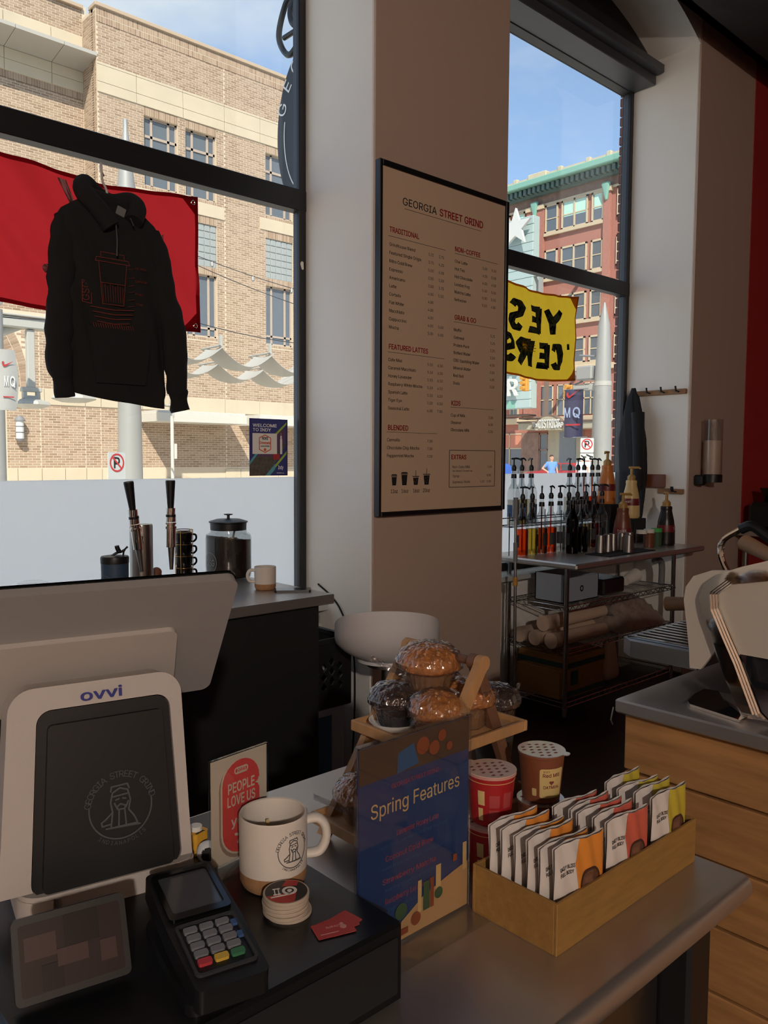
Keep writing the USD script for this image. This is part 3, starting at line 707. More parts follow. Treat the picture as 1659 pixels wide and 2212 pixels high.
# ---- street furniture seen through the second window
sp = thing('signal_pole', 'thick pale grey signal pole at the street corner', 'pole', (16.0, 10.18, -.15))
part(sp, 'shaft', lathe([(0, 0), (.3, 0), (.3, .4), (.24, .45), (.2, 3.0), (.13, 4.6), (.02, 5.1), (0, 5.1)], 32), 'post_grey'); part(sp, 'band', lathe([(.185, 3.25), (.195, 3.25), (.195, 3.35), (.18, 3.35)], 28), 'beam_grey')
part(sp, 'signal_box', box(-.16, .2, 3.4, .16, .62, 3.72, .03), 'post_grey'); part(sp, 'signal_arm', rod((0, 0, 3.9), (0, .62, 3.98), .025), 'mid_grey'); part(sp, 'lower_arm', box(-.07, 0, 3.17, .07, .75, 3.31, .01), 'beam_grey')
tl = thing('traffic_light', 'yellow traffic light beside the lower corner of the yellow flag', 'traffic light', (16.05, 11.08, 2.86))
part(tl, 'housing', box(-.08, -.1, 0, .08, .1, .32, .02), 'traffic_yellow'); part(tl, 'visor', J(*[tube([(-.08, 0, z), (-.2, 0, z - .01)], .055, 10) for z in (.07, .17, .27)]), 'traffic_yellow'); part(tl, 'hanger', rod((0, -.05, .3), (0, -.33, .38), .02), 'mid_grey')
tl = thing('traffic_light', 'yellow traffic light hanging beside the pale star sign', 'traffic light', (30, 23.15, 4.55))
part(tl, 'housing', box(-.12, -.14, 0, .12, .14, .75, .03), 'traffic_yellow'); part(tl, 'visor', J(*[tube([(-.12, 0, z), (-.32, 0, z - .01)], .1, 10) for z in (.14, .37, .6)]), 'traffic_yellow'); part(tl, 'hanger', rod((0, 0, .75), (0, 0, 3.6), .03), 'mid_grey')
mb = thing('street_banner', 'navy street banner with a red emblem and pale letters on the signal pole', 'banner', (15.85, 10.56, 1.95))
part(mb, 'cloth', thick(grid(lambda u, v: (.03 * np.sin(2 * np.pi * u), .02 + u * .5, v * 1.1), 8, 10), .004), 'navy', smooth=60)
e = lambda p, q: (-.045, .02 + .5 * p, 1.1 * q)
part(mb, 'emblem', slab(affinity.scale(SW, .36, .42, origin=(0, 0)), .003, e(.86, .8), (0, -1, .12), (0, 0, 1)), 'banner_red')
part(mb, 'lettering', J(txt('M', .22, e(.97, .42), (0, -1, 0), (0, 0, 1), .003, True, width=.17), txt('Q', .22, e(.5, .42), (0, -1, 0), (0, 0, 1), .003, True, width=.2), box(-.047, .2, .52, -.045, .27, .56)), 'banner_blue')
part(mb, 'small_print', box(-.047, .06, .27, -.045, .46, .31), 'banner_red'); part(mb, 'banner_rod', J(rod((0, -.1, 1.1), (0, .54, 1.1), .012), rod((0, -.1, 0), (0, .54, 0), .012)), 'mid_grey')
n2 = thing('no_parking_sign', 'no parking sign with a tow-away plate on the grey pole', 'sign', (15.6, 10.29, 1.4))
no_parking(n2, (0, 0, .36), A3(.35, -.94, 0) / math.hypot(.35, .94), .3, .33)
part(n2, 'tow_plate', slab(rrect(.3, .16, .02), .006, (0, 0, .1), A3(.35, -.94, 0), (0, 0, 1)), 'white_sign')
part(n2, 'tow_print', slab(unary_union([Point(-.07, -.03).buffer(.022), Point(.08, -.03).buffer(.025), LineString([(-.12, .03), (-.07, 0), (-.02, .0)]).buffer(.012), LineString([(0, .05), (.06, .02), (.13, .0)]).buffer(.014)]), .001, (-.0075, -.0025, .1), A3(.35, -.94, 0), (0, 0, 1)), 'ink_black')
part(n2, 'clamp', box(0.006, .0, .1, .14, .06, .3), 'post_grey')
# parked car
cr = thing('parked_car', 'dark red car parked before the tap room', 'car', (37, 26.3, -.15))
side = Polygon([(-2.2, .3), (2.2, .3), (2.25, .7), (2.0, .86), (1.15, .95), (.55, 1.38), (-.95, 1.4), (-1.6, 1.0), (-2.2, .92), (-2.28, .6)])
part(cr, 'body', slab(side.buffer(-.05).buffer(.05), 1.7, (0, 0, 0), (0, 1, 0), (0, 0, 1)), 'car_red')
gl = Polygon([(1.0, .97), (.5, 1.32), (-.9, 1.33), (-1.45, 1.0)])
part(cr, 'side_window', slab(gl, .02, (-.012, 0, 0), (0, 1, 0), (0, 0, 1)), 'car_glass'); part(cr, 'window_pillar', box(-.02, -.3, .95, -.008, -.22, 1.34), 'car_red')
for y in (-1.4, 1.4):
    wl = part(cr, 'wheel', move(cyl(.32, 0, .2), -.03, y, .32, ry=math.pi / 2), 'tyre'); part(cr + '' if 0 else wl, 'hub_cap', move(cyl(.18, 0, .02), -.04, y, .32, ry=math.pi / 2), 'chrome')
nb = thing('street_mailbox', 'blue mailbox on the far pavement behind the syrup pumps', 'mailbox', (33.5, 27.2, -.15))
mat('mail_blue', (50, 92, 168), .5); mat('leaf_green', (70, 176, 84), .6)
part(nb, 'body', J(box(-.3, -.35, .2, .3, .35, 1.1, .03), hull(((-.25, 0, 1.05), .3), ((.25, 0, 1.05), .3))), 'mail_blue'); part(nb, 'leg', box(-.25, -.3, 0, -.18, -.23, .22), 'mail_blue'); part(nb, 'leg', box(-.25, .23, 0, -.18, .3, .22), 'mail_blue'); part(nb, 'notice', box(-.32, -.05, .3, -.3, .3, .7), 'leaf_green')

# ---- passers-by on the far pavement
mat('skin', (196, 142, 116), .6); mat('shirt_blue', (92, 132, 206), .8); mat('shirt_pale', (206, 206, 214), .8); mat('shorts_grey', (84, 84, 92), .8); mat('cap_red', (186, 52, 50), .7); mat('cap_blue', (160, 196, 232), .7); mat('hair_brown', (62, 44, 34), .8)
def fuse(bones, k=.02):
    m = m3.Manifold.batch_boolean([m3.Manifold.hull_points(np.vstack([trimesh.creation.icosphere(2, r).vertices + np.array(c) for c, r in b])) for b in bones], m3.OpType.Add).refine_to_length(k)
    q = m.to_mesh(); t = trimesh.Trimesh(q.vert_properties[:, :3], q.tri_verts)
    trimesh.smoothing.filter_taubin(t, iterations=8)
    return t
def person(loc, rz, label, shirt, hat, elbow):
    t = thing('person', label, 'person', loc, rz, group=None)
    L, Rr = (-.21, 0, 1.42), (.21, 0, 1.42)
    arms = []
    for sx, e_ in ((-1, elbow), (1, 0)):
        sh = (.21 * sx, 0, 1.42); el = (.42 * sx, .06, 1.16) if e_ else (.27 * sx, .02, 1.13); ha = (.2 * sx, -.08, 1.0) if e_ else (.28 * sx, -.08, .88)
        arms += [[(sh, .055), (el, .042)], [(el, .042), (ha, .03)], [(ha, .034), (tuple(np.array(ha) + (0, -.02, -.08)), .028)]] + [[(tuple(np.array(ha) + (.012 * f, -.02, -.08)), .011), (tuple(np.array(ha) + (.016 * f, -.035, -.15)), .009)] for f in (-1.5, -.5, .5, 1.5)] + [[(tuple(np.array(ha) + (0, -.04, -.03)), .012), (tuple(np.array(ha) + (-.01 * sx, -.07, -.07)), .01)]]
    legs = []
    for sx in (-1, 1): legs += [[((.09 * sx, 0, .92), .1), ((.1 * sx, -.02, .5), .065)], [((.1 * sx, -.02, .5), .06), ((.1 * sx, .02, .08), .042)], [((.1 * sx, .03, .05), .045), ((.11 * sx, -.16, .035), .034)]]
    body = fuse([[((-.13, 0, 1.36), .1), ((.13, 0, 1.36), .1), ((0, 0, 1.1), .13)], [((0, 0, 1.1), .13), ((-.08, 0, .94), .12), ((.08, 0, .94), .12)], [((0, .01, 1.42), .07), ((0, -.01, 1.55), .055)],
                 [((0, -.01, 1.68), .098), ((0, -.03, 1.6), .07)], [((0, -.11, 1.645), .016), ((0, -.1, 1.675), .014)], [((-.095, 0, 1.66), .02)], [((.095, 0, 1.66), .02)]] + arms + legs)
    part(t, 'body', body, 'skin', smooth=True)
    part(t, 'shirt', fuse([[((-.14, 0, 1.37), .115), ((.14, 0, 1.37), .115), ((0, 0, 1.08), .15)], [((0, 0, 1.08), .15), ((-.08, 0, .93), .14), ((.08, 0, .93), .14)]] + [[((.2 * s, 0, 1.42), .07), ((.3 * s if s < 0 and elbow else .245 * s, .02, 1.26), .062)] for s in (-1, 1)], .03), shirt, smooth=True)
    part(t, 'shorts', fuse([[((.09 * s, 0, .9), .125), ((.1 * s, -.02, .5), .09)] for s in (-1, 1)], .03), 'shorts_grey', smooth=True)
    part(t, 'cap' if hat != 'hair_brown' else 'hair', fuse([[((0, .0, 1.71), .1), ((0, .03, 1.67), .09)]] + ([[((0, -.09, 1.715), .03), ((0, -.16, 1.705), .02)]] if hat != 'hair_brown' else []), .03), hat, smooth=True)
    part(t, 'face', J(*[trimesh.creation.icosphere(1, .011) for _ in range(1)]).apply_translation((0, -.09, 1.6)), 'hair_brown')
    for s in (-1, 1): part(t, 'eye', trimesh.creation.icosphere(1, .012).apply_translation((.035 * s, -.1, 1.675)), 'ink_black')
person((31.5, 22.7, -.15), -.6, 'person in a blue shirt with one hand on the hip', 'shirt_blue', 'hair_brown', 1)
person((33.5, 22.35, -.15), -1.0, 'person in a pale shirt and light blue cap', 'shirt_pale', 'cap_blue', 0)
person((35.2, 23.05, -.15), -1.2, 'person in a red cap behind the light blue cap', 'shirt_pale', 'cap_red', 0)

# ================================================================ things hung in the windows
cloth_mat('flag_red', (222, 52, 56), 0.75)
cloth_mat('flag_red_hem', (136, 26, 36), 0.5)
cloth_mat('flag_white', (236, 232, 234), 0.5)
cloth_mat('flag_navy', (74, 82, 108), 0.5)
cloth_mat('flag_yellow', (246, 206, 56), 0.75)
cloth_mat('flag_orange', (184, 104, 30), 0.4)
mat('hoodie_black', (26, 26, 27), 0.95, bump=0.2, bs=900)
mat('hoodie_print', (112, 48, 36), 0.9)
mat('hanger_white', (206, 196, 186), 0.5)

def cloth(surface, nu, nv, d=0.0012):
    """A flag as a thin double sheet following surface(u, v), u across and v up."""
    return grid(surface, nu, nv)


def on_cloth(shape2d, surface, w, h, lift):
    """Lays a flat print (trimesh in metres, x across, y up) on the cloth, on the room's side."""
    m = shape2d.subdivide_to_size(0.03) if shape2d.area > 0.002 else shape2d
    v = m.vertices; p = np.stack(surface(v[:, 0] / w, v[:, 1] / h), -1)
    p[:, 1] -= lift + (v[:, 2] if 0 else 0)
    f = m.faces[m.face_normals[:, 2] > 0.5]
    return trimesh.Trimesh(p, np.vstack([f, f[:, ::-1]]), process=False)


# red flag in the first window
RW, RH = 0.92, 0.56
def red_at(u, v):
    x = 0.815 + u * RW; top = 2.523 - .045 * np.sin(np.pi * np.clip(u, 0, 1)) + .012 * (1 - u); bot = 1.968 - .012 * np.sin(np.pi * u) + .03 * (1 - u)
    fold = .014 * np.sin(14 * (u - .35 * (1 - v)) ) + .008 * np.sin(31 * (u + .5 * v))
    return x - .012 * np.sin(np.pi * v) * u, 3.03 + fold * (1 - .3 * u), bot + (top - bot) * v
fl = thing('red_flag', 'red flag with white lettering hung across the window behind the black hoodie', 'flag', (0.815, 3.03, 1.968))
part(fl, 'cloth', cloth(red_at, 90, 44), 'flag_red', w=True, smooth=True)
def hem(sf, w):
    q = []
    for a, b, c, d in ((0, 1, 1 - w, 1), (0, 1, 0, w), (1 - w * .6, 1, 0, 1)):
        g = grid(lambda u, v: sf(a + (b - a) * u, c + (d - c) * v), 60, 4); g.vertices[:, 1] -= .0022; q.append(g)
    for u0, v0, v1 in ((1, 1, .84), (1, 0, .16)):
        g = grid(lambda u, v: sf(1 - .1 * u * (1 - v), v0 + (v1 - v0) * v), 8, 8); g.vertices[:, 1] -= .0026; q.append(g)
    return J(*q)
part(fl, 'hem', hem(red_at, .028), 'flag_red_hem', w=True, smooth=True)
for v in (.955, .045): 
    c = np.array([float(k) for k in red_at(np.array(.975), np.array(v))]); part(fl, 'grommet', move(tube([(.008 * math.cos(a), 0, .008 * math.sin(a)) for a in np.linspace(0, 6.28, 16)[:-1]], .0025, 6, True), c[0], c[1] - .004, c[2]), 'chrome', w=True)
pr = [slab([(.40, .53 - .13), (.335, .53), (.37, .53), (.42, .41), (.42, .30), (.40, .30)], .001), slab([(.33, .30), (.335, .19), (.365, .16), (.385, .31)], .001), slab(Point(.305, .17).buffer(.018), .001), slab([(.35, .05), (.36, .13), (.42, .13), (.42, .05)], .001),
      slab([(.74, .36), (.758, .39), (.762, .33), (.742, .28)], .001)]
part(fl, 'lettering', J(*[on_cloth(k, red_at, RW, RH, .0035) for k in pr]), 'flag_white', w=True)
lf = affinity.rotate(affinity.scale(Point(.37, .355).buffer(1, 24), .012, .05), 30)
part(fl, 'emblem', on_cloth(slab(lf, .001), red_at, RW, RH, .0042), 'flag_navy', w=True); part(fl, 'emblem_outline', on_cloth(slab(lf.buffer(.006).difference(lf), .001), red_at, RW, RH, .0045), 'flag_orange', w=True)

# yellow flag in the second window, its print seen mirrored from behind
YW, YH = 0.86, 0.535
def yel_at(u, v):
    x = 3.595 + u * YW; top = 2.487 + .02 * (1 - u) ** 2 - .03 * np.sin(np.pi * np.clip(u, 0, 1)) + 0 * u; bot = 1.953 + .022 * (1 - u) - .035 * np.sin(np.pi * u)
    fold = .012 * np.sin(16 * (u - .45 * (1 - v))) * (1.2 - u) + .006 * np.sin(37 * (u + .3 * v))
    return x - .02 * (1 - v) * u - .012 * np.sin(np.pi * v) * u, 3.03 + fold, bot + (top - bot) * v
fl = thing('yellow_flag', 'yellow flag with dark mirrored lettering hung in the far window', 'flag', (3.595, 3.03, 1.953))
part(fl, 'cloth', cloth(yel_at, 80, 44), 'flag_yellow', w=True, smooth=True)
part(fl, 'hem', hem(yel_at, .022), 'flag_orange', w=True, smooth=True)
c = np.array([float(k) for k in yel_at(np.array(.975), np.array(.04))]); part(fl, 'grommet', move(tube([(.008 * math.cos(a), 0, .008 * math.sin(a)) for a in np.linspace(0, 6.28, 16)[:-1]], .0025, 6, True), c[0], c[1] - .004, c[2]), 'chrome', w=True)
def fat(ch, x0, x1, y0, y1, w):
    """A chunky letter in a box, drawn mirrored."""
    S_ = {'Y': [[(0, 1), (.5, .48)], [(1, 1), (.5, .48), (.42, 0)]], 'E': [[(0, 0), (0, 1)], [(-.12, .94), (1, .9)], [(0, .5), (.9, .48)], [(-.12, .06), (1, .08)]],
          'S': [[(.95, .8), (.75, .95), (.3, .95), (.02, .8), (.1, .58), (.85, .42), (.98, .2), (.7, .04), (.25, .04), (.02, .2)]], 'C': [[(.95, .72), (.75, .93), (.25, .93), (.02, .6), (.02, .3), (.3, .05), (.75, .05), (.98, .22)]],
          'R': [[(0, -.05), (0, 1)], [(0, .94), (.7, .94), (.95, .75), (.7, .5), (0, .48)], [(.45, .5), (1, -.05)]], "'": [[(.5, 1), (.3, 0)]]}[ch]
    k, a = w / 2, 1.55     # strokes are thicker across than up and down
    f = lambda q: (x1 - k - q[0] * (x1 - x0 - w), (y0 + k / a + q[1] * (y1 - y0 - 2 * k / a)) * a)
    return affinity.scale(unary_union([LineString([f(q) for q in st]).buffer(k, cap_style='flat', join_style='mitre' if ch in 'YE' else 'round') for st in S_]), 1, 1 / a, origin=(0, 0))
rows = [('Y', 4.10, 4.30, .27, .455, .062), ('E', 3.925, 4.08, .265, .455, .058), ('S', 3.765, 3.91, .262, .458, .056), ('C', 4.18, 4.325, .062, .245, .056), ('E', 4.02, 4.17, .062, .242, .058), ('R', 3.83, 4.01, .065, .25, .058), ('S', 3.68, 3.82, .066, .24, .054), ("'", 4.345, 4.395, .185, .245, .036)]
L_ = J(*[slab(fat(c_, a - 3.595, b - 3.595, y0, y1, w), .001) for c_, a, b, y0, y1, w in rows])
part(fl, 'lettering', on_cloth(L_, yel_at, YW, YH, .0035), 'flag_navy', w=True)
ball = Point(.335, .19).buffer(.038, 20)
part(fl, 'ball_print', on_cloth(slab(unary_union([ball, sbox(.36, .187, .43, .191), sbox(.36, .17, .43, .174), sbox(.36, .203, .42, .207)]), .001), yel_at, YW, YH, .0048), 'flag_yellow', w=True)
part(fl, 'ball_seams', on_cloth(slab(unary_union([ball.difference(Point(.335, .19).buffer(.035, 20)), LineString([(.30, .18), (.335, .195), (.37, .185)]).buffer(.0022), LineString([(.32, .157), (.335, .19), (.325, .225)]).buffer(.0022), LineString([(.352, .158), (.35, .19), (.358, .22)]).buffer(.002)]), .001), yel_at, YW, YH, .0055), 'flag_navy', w=True)

# black hoodie on its hanger, hooked over the transom bar
HX, HY, HZ = 1.31, 2.955, 2.40
hd = thing('hoodie', 'black hooded sweatshirt with a faint rust print hanging from the transom', 'hoodie', (HX, HY, HZ))
outline = [(-.085, -.005), (-.115, -.03), (-.15, -.06), (-.19, -.10), (-.205, -.20), (-.2, -.42), (-.16, -.5), (-.165, -.72), (-.12, -.725), (.0, -.715), (.1, -.725), (.2, -.74), (.235, -.735), (.225, -.68), (.205, -.45), (.215, -.2), (.19, -.10), (.12, -.055), (.085, -.02)]
def slice_body(z):
    """Half width and centre of the body at height z."""
    zs = [0, -.03, -.07, -.12, -.2, -.42, -.62, -.68, -.70, -.735]; xl = [-.07, -.12, -.175, -.195, -.195, -.18, -.17, -.165, -.156, -.156]; xr = [.07, .13, .185, .21, .215, .205, .21, .215, .208, .208]; dp = [.03, .05, .06, .07, .075, .075, .075, .07, .062, .062]
    f = lambda q: np.interp(-z, -np.array(zs), q)
    return f(xl), f(xr), f(dp)
def torso(u, v):
    z = -v * .735; xl, xr, dp = slice_body(z); a = u * 2 * np.pi; c, w = (xl + xr) / 2, (xr - xl) / 2
    x = c + w * np.sign(np.cos(a)) * np.abs(np.cos(a)) ** .75; y = -dp * .62 * np.sign(np.sin(a)) * np.abs(np.sin(a)) ** .8
    wr = .006 * np.sin(9 * a + 14 * v) * np.sin(np.pi * v) + .008 * np.sin(4 * a - 9 * v) * v
    return x, y + wr, z - .012 * np.sin(a * 1.0 + .4) * v + .02 * v * np.cos(a) * -1
part(hd, 'body', thick(grid(torso, 72, 44), -.004), 'hoodie_black', smooth=60)
def sleeve(pts, radii, squash=.62):
    m = tube(smooth_path(pts, 8), np.interp(np.linspace(0, 1, (len(pts) - 1) * 8 + 1), np.linspace(0, 1, len(radii)), radii), 20)
    m.vertices[:, 1] *= squash; n = meshkit.noise(m.vertices * 22, 3) - .5; m.vertices += meshkit.arrays(m, True)[2] * n[:, None] * .016
    return m
part(hd, 'sleeve', sleeve([(-.16, 0, -.09), (-.175, -.02, -.2), (-.188, -.03, -.36), (-.195, -.035, -.5), (-.195, -.03, -.62), (-.185, -.02, -.675)], [.04, .05, .045, .048, .046, .036]), 'hoodie_black', smooth=60)
part(hd, 'cuff', sleeve([(-.186, -.02, -.67), (-.182, -.02, -.70), (-.177, -.02, -.735)], [.038, .036, .036]), 'hoodie_black', smooth=60)
part(hd, 'sleeve', sleeve([(.165, 0, -.09), (.19, -.02, -.2), (.215, -.03, -.33), (.245, -.04, -.42), (.258, -.03, -.56), (.266, -.02, -.7)], [.042, .055, .052, .05, .052, .038]), 'hoodie_black', smooth=60)
part(hd, 'cuff', sleeve([(.272, -.02, -.69), (.276, -.02, -.72), (.283, -.02, -.765)], [.04, .038, .04]), 'hoodie_black', smooth=60)
part(hd, 'hood', J(tube(smooth_path([(.075, -.055, -.075), (.10, -.035, -.02), (.085, .0, .012), (.03, .03, .002), (-.03, .03, .02), (-.085, .0, .04), (-.105, -.035, .0), (-.06, -.06, -.06), (-.02, -.07, -.115)], 8), .033, 14),
                       hull(((-.1, -.02, .0), .03), ((.08, 0, -.02), .03), ((0, .02, -.06), .04))), 'hoodie_black', smooth=60)
part(hd, 'neck_label', slab(rrect(.035, .03, .004), .002, (.03, -.045, -.045), (1, 0, -.3), (0.2, -.3, 1)), 'mid_grey')
part(hd, 'drawstring', J(tube([(-.005, -.078, -.1), (-.004, -.085, -.16), (-.006, -.085, -.22)], .003, 6), tube([(.055, -.07, -.07), (.062, -.082, -.1)], .003, 6)), 'dark_grey')
part(hd, 'pocket', thick(grid(lambda u, v: (-.11 + .25 * u + .03 * (1 - v) * (1 - 2 * u), -.054 - .006 * np.sin(np.pi * u) - .012 * v * (1 - v), -.68 + .2 * v), 16, 10), -.004), 'hoodie_black', smooth=60)
hp = []
def ln(pts, r=.0016): hp.append(LineString(pts).buffer(r, 3))
cup = [(-.07, .10), (-.055, -.06), (.045, -.06), (.062, .10)]
ln(cup); ln([(-.085, .10), (-.08, .115), (.07, .115), (.078, .10), (-.085, .10)]); ln([(-.062, .02), (.052, .02)]); ln([(-.06, .12), (-.06, .135), (.05, .135), (.05, .12)])
for k in range(9): ln([(-.055 + .012 * k, .02 - .006 * (k % 3)), (-.05 + .0115 * k, -.05)], .001)
for k in range(4): ln([(-.11 + .01 * k, -.075 - .018 * k), (.0, -.08 - .018 * k), (.095 - .008 * k, -.072 - .018 * k)], .0018)
for k in range(18): ln([(-.1 + .011 * k, -.135), (-.095 + .011 * k, -.15)], .0014)
ln([(-.11, -.155), (.1, -.155)]); ln([(-.145, .02), (-.145, -.06), (-.105, -.065), (-.105, .018), (-.145, .02)])
for k, y in enumerate((.085, .05, .02, -.005, -.035, -.06)): ln([(.07, y), (.10, y + .006)], .001)
pm = J(slab(unary_union(hp), .001), txt('TIGER EYE SEG', .022, (-.11, -.185, 0), (1, 0, 0), (0, 1, 0), .001, width=.225), txt('GSG', .03, (-.115, -.055, 0), (0, 1, 0), (-1, 0, 0), .001, width=.07), txt('OAT MILK', .009, (.105, .09, 0), (1, 0, 0), (0, 1, 0), .001), txt('ESPRESSO', .009, (.105, .04, 0), (1, 0, 0), (0, 1, 0), .001), txt('HONEY', .009, (.105, -.01, 0), (1, 0, 0), (0, 1, 0), .001), txt('STEAMED', .009, (.105, -.05, 0), (1, 0, 0), (0, 1, 0), .001))
pm.apply_scale((.8, .95, 1)); a_ = (pm.vertices[:, 0] - .02) / .2
pm.vertices = np.stack([pm.vertices[:, 0] - .005, -.055 + .02 * a_ ** 2 - pm.vertices[:, 2] * 1.5, pm.vertices[:, 1] - .335], 1)
part(hd, 'chest_print', pm, 'hoodie_print', smooth=False)
hg = thing('coat_hanger', 'pale plastic coat hanger holding the black hoodie', 'hanger', (HX, HY, HZ))
part(hg, 'hook', tube(smooth_path([(.0, .0, .0), (-.004, .0, .035), (-.018, .0, .065), (-.022, .0, .11), (-.01, .03, .137), (.012, .085, .136), (.03, .1, .118)], 8), .0045, 8), 'hanger_white')
part(hg, 'shoulder_bar', tube(smooth_path([(-.17, .015, -.075), (-.06, .012, -.02), (0, 0, .004), (.06, .012, -.02), (.17, .015, -.075)], 8), .006, 8), 'hanger_white')

# poster stuck to the first window
po = thing('window_poster', 'blue welcome poster with a white badge panel stuck inside the window', 'poster', (2.034,3.126,1.366))
PW, PH = .212, .262
mat('poster_blue', (52, 54, 120), .6); mat('poster_purple', (92, 60, 96), .6); mat('poster_green', (150, 182, 70), .6); mat('poster_teal', (84, 160, 170), .6); mat('poster_orange', (206, 92, 52), .6); mat('poster_ground', (84, 78, 66), .6, var=.4, vs=60)
def pl(n, shape, m, k, par=None): part(par or po, n, slab(shape, .0004, (0, -.0006 * k, 0), (1, 0, 0), (0, 0, 1)), m)
pl('sheet', sbox(0, 0, PW, PH), 'poster_blue', 1)
pl('ground_print', Polygon([(0, 0), (.1, 0), (.2, .14), (.2, .2), (.15, .2), (.06, .1), (0, .065)]), 'poster_ground', 2); pl('skyline_print', Polygon([(.04, .09), (.13, .085), (.2, .16), (.2, .22), (.15, .2)]), 'poster_purple', 3)
pl('green_stripe', unary_union([Polygon([(.14, .195), (.205, .25), (.205, .238), (.15, .19)]), Polygon([(.14, .05), (.205, .115), (.205, .10), (.14, .035)])]), 'poster_green', 4); pl('teal_stripe', unary_union([Polygon([(0, .065), (.03, .1), (.045, .1), (0, .05)]), Polygon([(.085, 0), (.14, .055), (.14, .03), (.11, 0)])]), 'poster_teal', 4)
pl('white_panel', sbox(.015, .1, .15, .195), 'paper_white', 5)
bd = Polygon([(.05, .12), (.05, .175), (.083, .19), (.116, .175), (.116, .12), (.083, .105)])
pl('badge_outline', bd.difference(bd.buffer(-.004)), 'poster_orange', 6); pl('badge_mark', Point(.083, .12).buffer(.007), 'poster_orange', 6)
tt = lambda s, h, x, z, k, w=None: txt(s, h, (x, -.0006 * k, z), (1, 0, 0), (0, 0, 1), .0004, True, width=w)
part(po, 'badge_lettering', J(tt('NIKE', .012, .067, .166, 7, .033), tt('QUALIFIER', .006, .059, .133, 7, .048)), 'ink_black'); part(po, 'badge_script', tt('Crossroads', .012, .055, .146, 8, .056), 'poster_orange')
part(po, 'heading', J(tt('WELCOME', .014, .016, .224, 7, .132), tt('TO INDY', .014, .016, .204, 7, .1)), 'ink_white'); part(po, 'lettering', J(tt('Indy', .017, .155, .03, 7, .03), tt('VISITINDY.com', .004, .147, .01, 7)), 'ink_white')
pl('tower_print', unary_union([sbox(.167, .1, .179, .17), sbox(.169, .17, .177, .185), sbox(.1725, .185, .1735, .2)]), 'paper_white', 6); pl('brick_print', sbox(.128, .075, .165, .1), 'banner_red', 6)

# ================================================================ the menu on the pier
mat('menu_paper', (206, 180, 154), 0.6)
mat('menu_frame', (20, 21, 24), 0.4)
mn = thing('menu_board', 'tall black framed coffee menu on the pier between the windows', 'menu board', (2.32, 2.594, 1.197))
MX0, MX1, MZ0, MZ1 = 2.318, 3.172, 1.197, 2.702
part(mn, 'frame', J(box(MX0, 2.562, MZ0, MX0 + .018, 2.594, MZ1, .003), box(MX1 - .022, 2.562, MZ0, MX1, 2.594, MZ1, .003), box(MX0 + .018, 2.562, MZ0, MX1 - .022, 2.594, MZ0 + .02, .003), box(MX0 + .018, 2.562, MZ1 - .024, MX1 - .022, 2.594, MZ1, .003)), 'menu_frame', w=True)
part(mn, 'panel', box(MX0 + .018, 2.572, MZ0 + .02, MX1 - .022, 2.592, MZ1 - .024), 'menu_paper', w=True)
TX = []
def mt(s, x, z, h, bold=False, width=None, al='l'): return txt(s, h, (x, 2.5715, z - h / 2), (1, 0, 0), (0, 0, 1), .0005, bold, al, width)
def rule(x0, x1, z, t=.0016): return box(x0, 2.5708, z - t / 2, x1, 2.572, z + t / 2)
part(mn, 'title_lettering', J(mt('GEORGIA', 2.459, 2.556, .031, False, .21)), 'ink_black', w=True)
part(mn, 'title_lettering', mt('STREET GRIND', 2.689, 2.556, .031, True, .298), 'ink_red', w=True)
heads = [('TRADITIONAL', 2.382, 2.424, .178), ('NON-COFFEE', 2.793, 2.413, .177), ('GRAB & GO', 2.795, 2.103, .15), ('FEATURED LATTES', 2.382, 1.93, .24), ('BLENDED', 2.379, 1.583, .122), ('KIDS', 2.78, 1.708, .062), ('EXTRAS', 2.784, 1.457, .104)]
part(mn, 'heading_lettering', J(*[mt(s, x, z, .021, True, w) for s, x, z, w in heads]), 'ink_red', w=True)
part(mn, 'rule_lines', J(rule(2.47, 2.974, 2.526), rule(2.376, 2.729, 2.395), rule(2.792, 3.097, 2.393), rule(2.79, 3.098, 2.082), rule(2.376, 2.729, 1.906), rule(2.371, 2.689, 1.563), rule(2.774, 3.087, 1.689), rule(2.77, 3.1, 1.489, .003), rule(2.77, 3.1, 1.3155, .003), box(2.769, 2.5708, 1.3155, 2.772, 2.572, 1.489), box(3.097, 2.5708, 1.3155, 3.1, 2.572, 1.489)), 'ink_grey', w=True)
lists = [(2.382, 2.361, -.03485, (2.619, 2.686), 'Grindhouse Blend,3.25,3.75;Featured Single Origin,3.75,4.25;Nitro Cold Brew,5.00,6.00;Espresso,2.00,2.50;Americano,3.00,3.75;Latte,4.50,5.50;Cortado,4.00;Flat White,4.00;Macchiato,4.00;Cappuccino,4.00,5.00;Mocha,5.00,6.00'),
         (2.793, 2.358, -.0348, (2.988, 3.054), 'Chai Latte,5.00,5.50;Hot Tea,4.50,5.00;Hot Chocolate,4.00,4.50;London Fog,5.00,5.50;Matcha Latte,5.00,5.50;Refresher,5.50,6.00'),
         (2.791, 2.046, -.035, (3.052,), 'Muffin,3.25;Oatmeal,3.25;Protein Puck,3.25;Bottled Water,1.50;CBD Sparkling Water,4.50;Mineral Water,2.50;Red Bull,4.00;Soda,2.50'),
         (2.379, 1.874, -.0345, (2.62, 2.685), 'Cafe Miel,5.50,6.50;Caramel Macchiato,5.50,6.50;Honey Lavender,5.50,6.50;Raspberry White Mocha,5.50,6.50;Spanish Latte,5.50,6.50;Tiger Eye,5.50,6.50;Seasonal Latte,6.00,7.00'),
         (2.374, 1.53, -.0345, (2.622,), 'Carmello,7.00;Chocolate Chip Mocha,7.00;Peppermint Mocha,7.00'), (2.778, 1.652, -.034, (3.046,), 'Cup of Milk,2.00;Steamer,4.00;Chocolate Milk,3.50')]
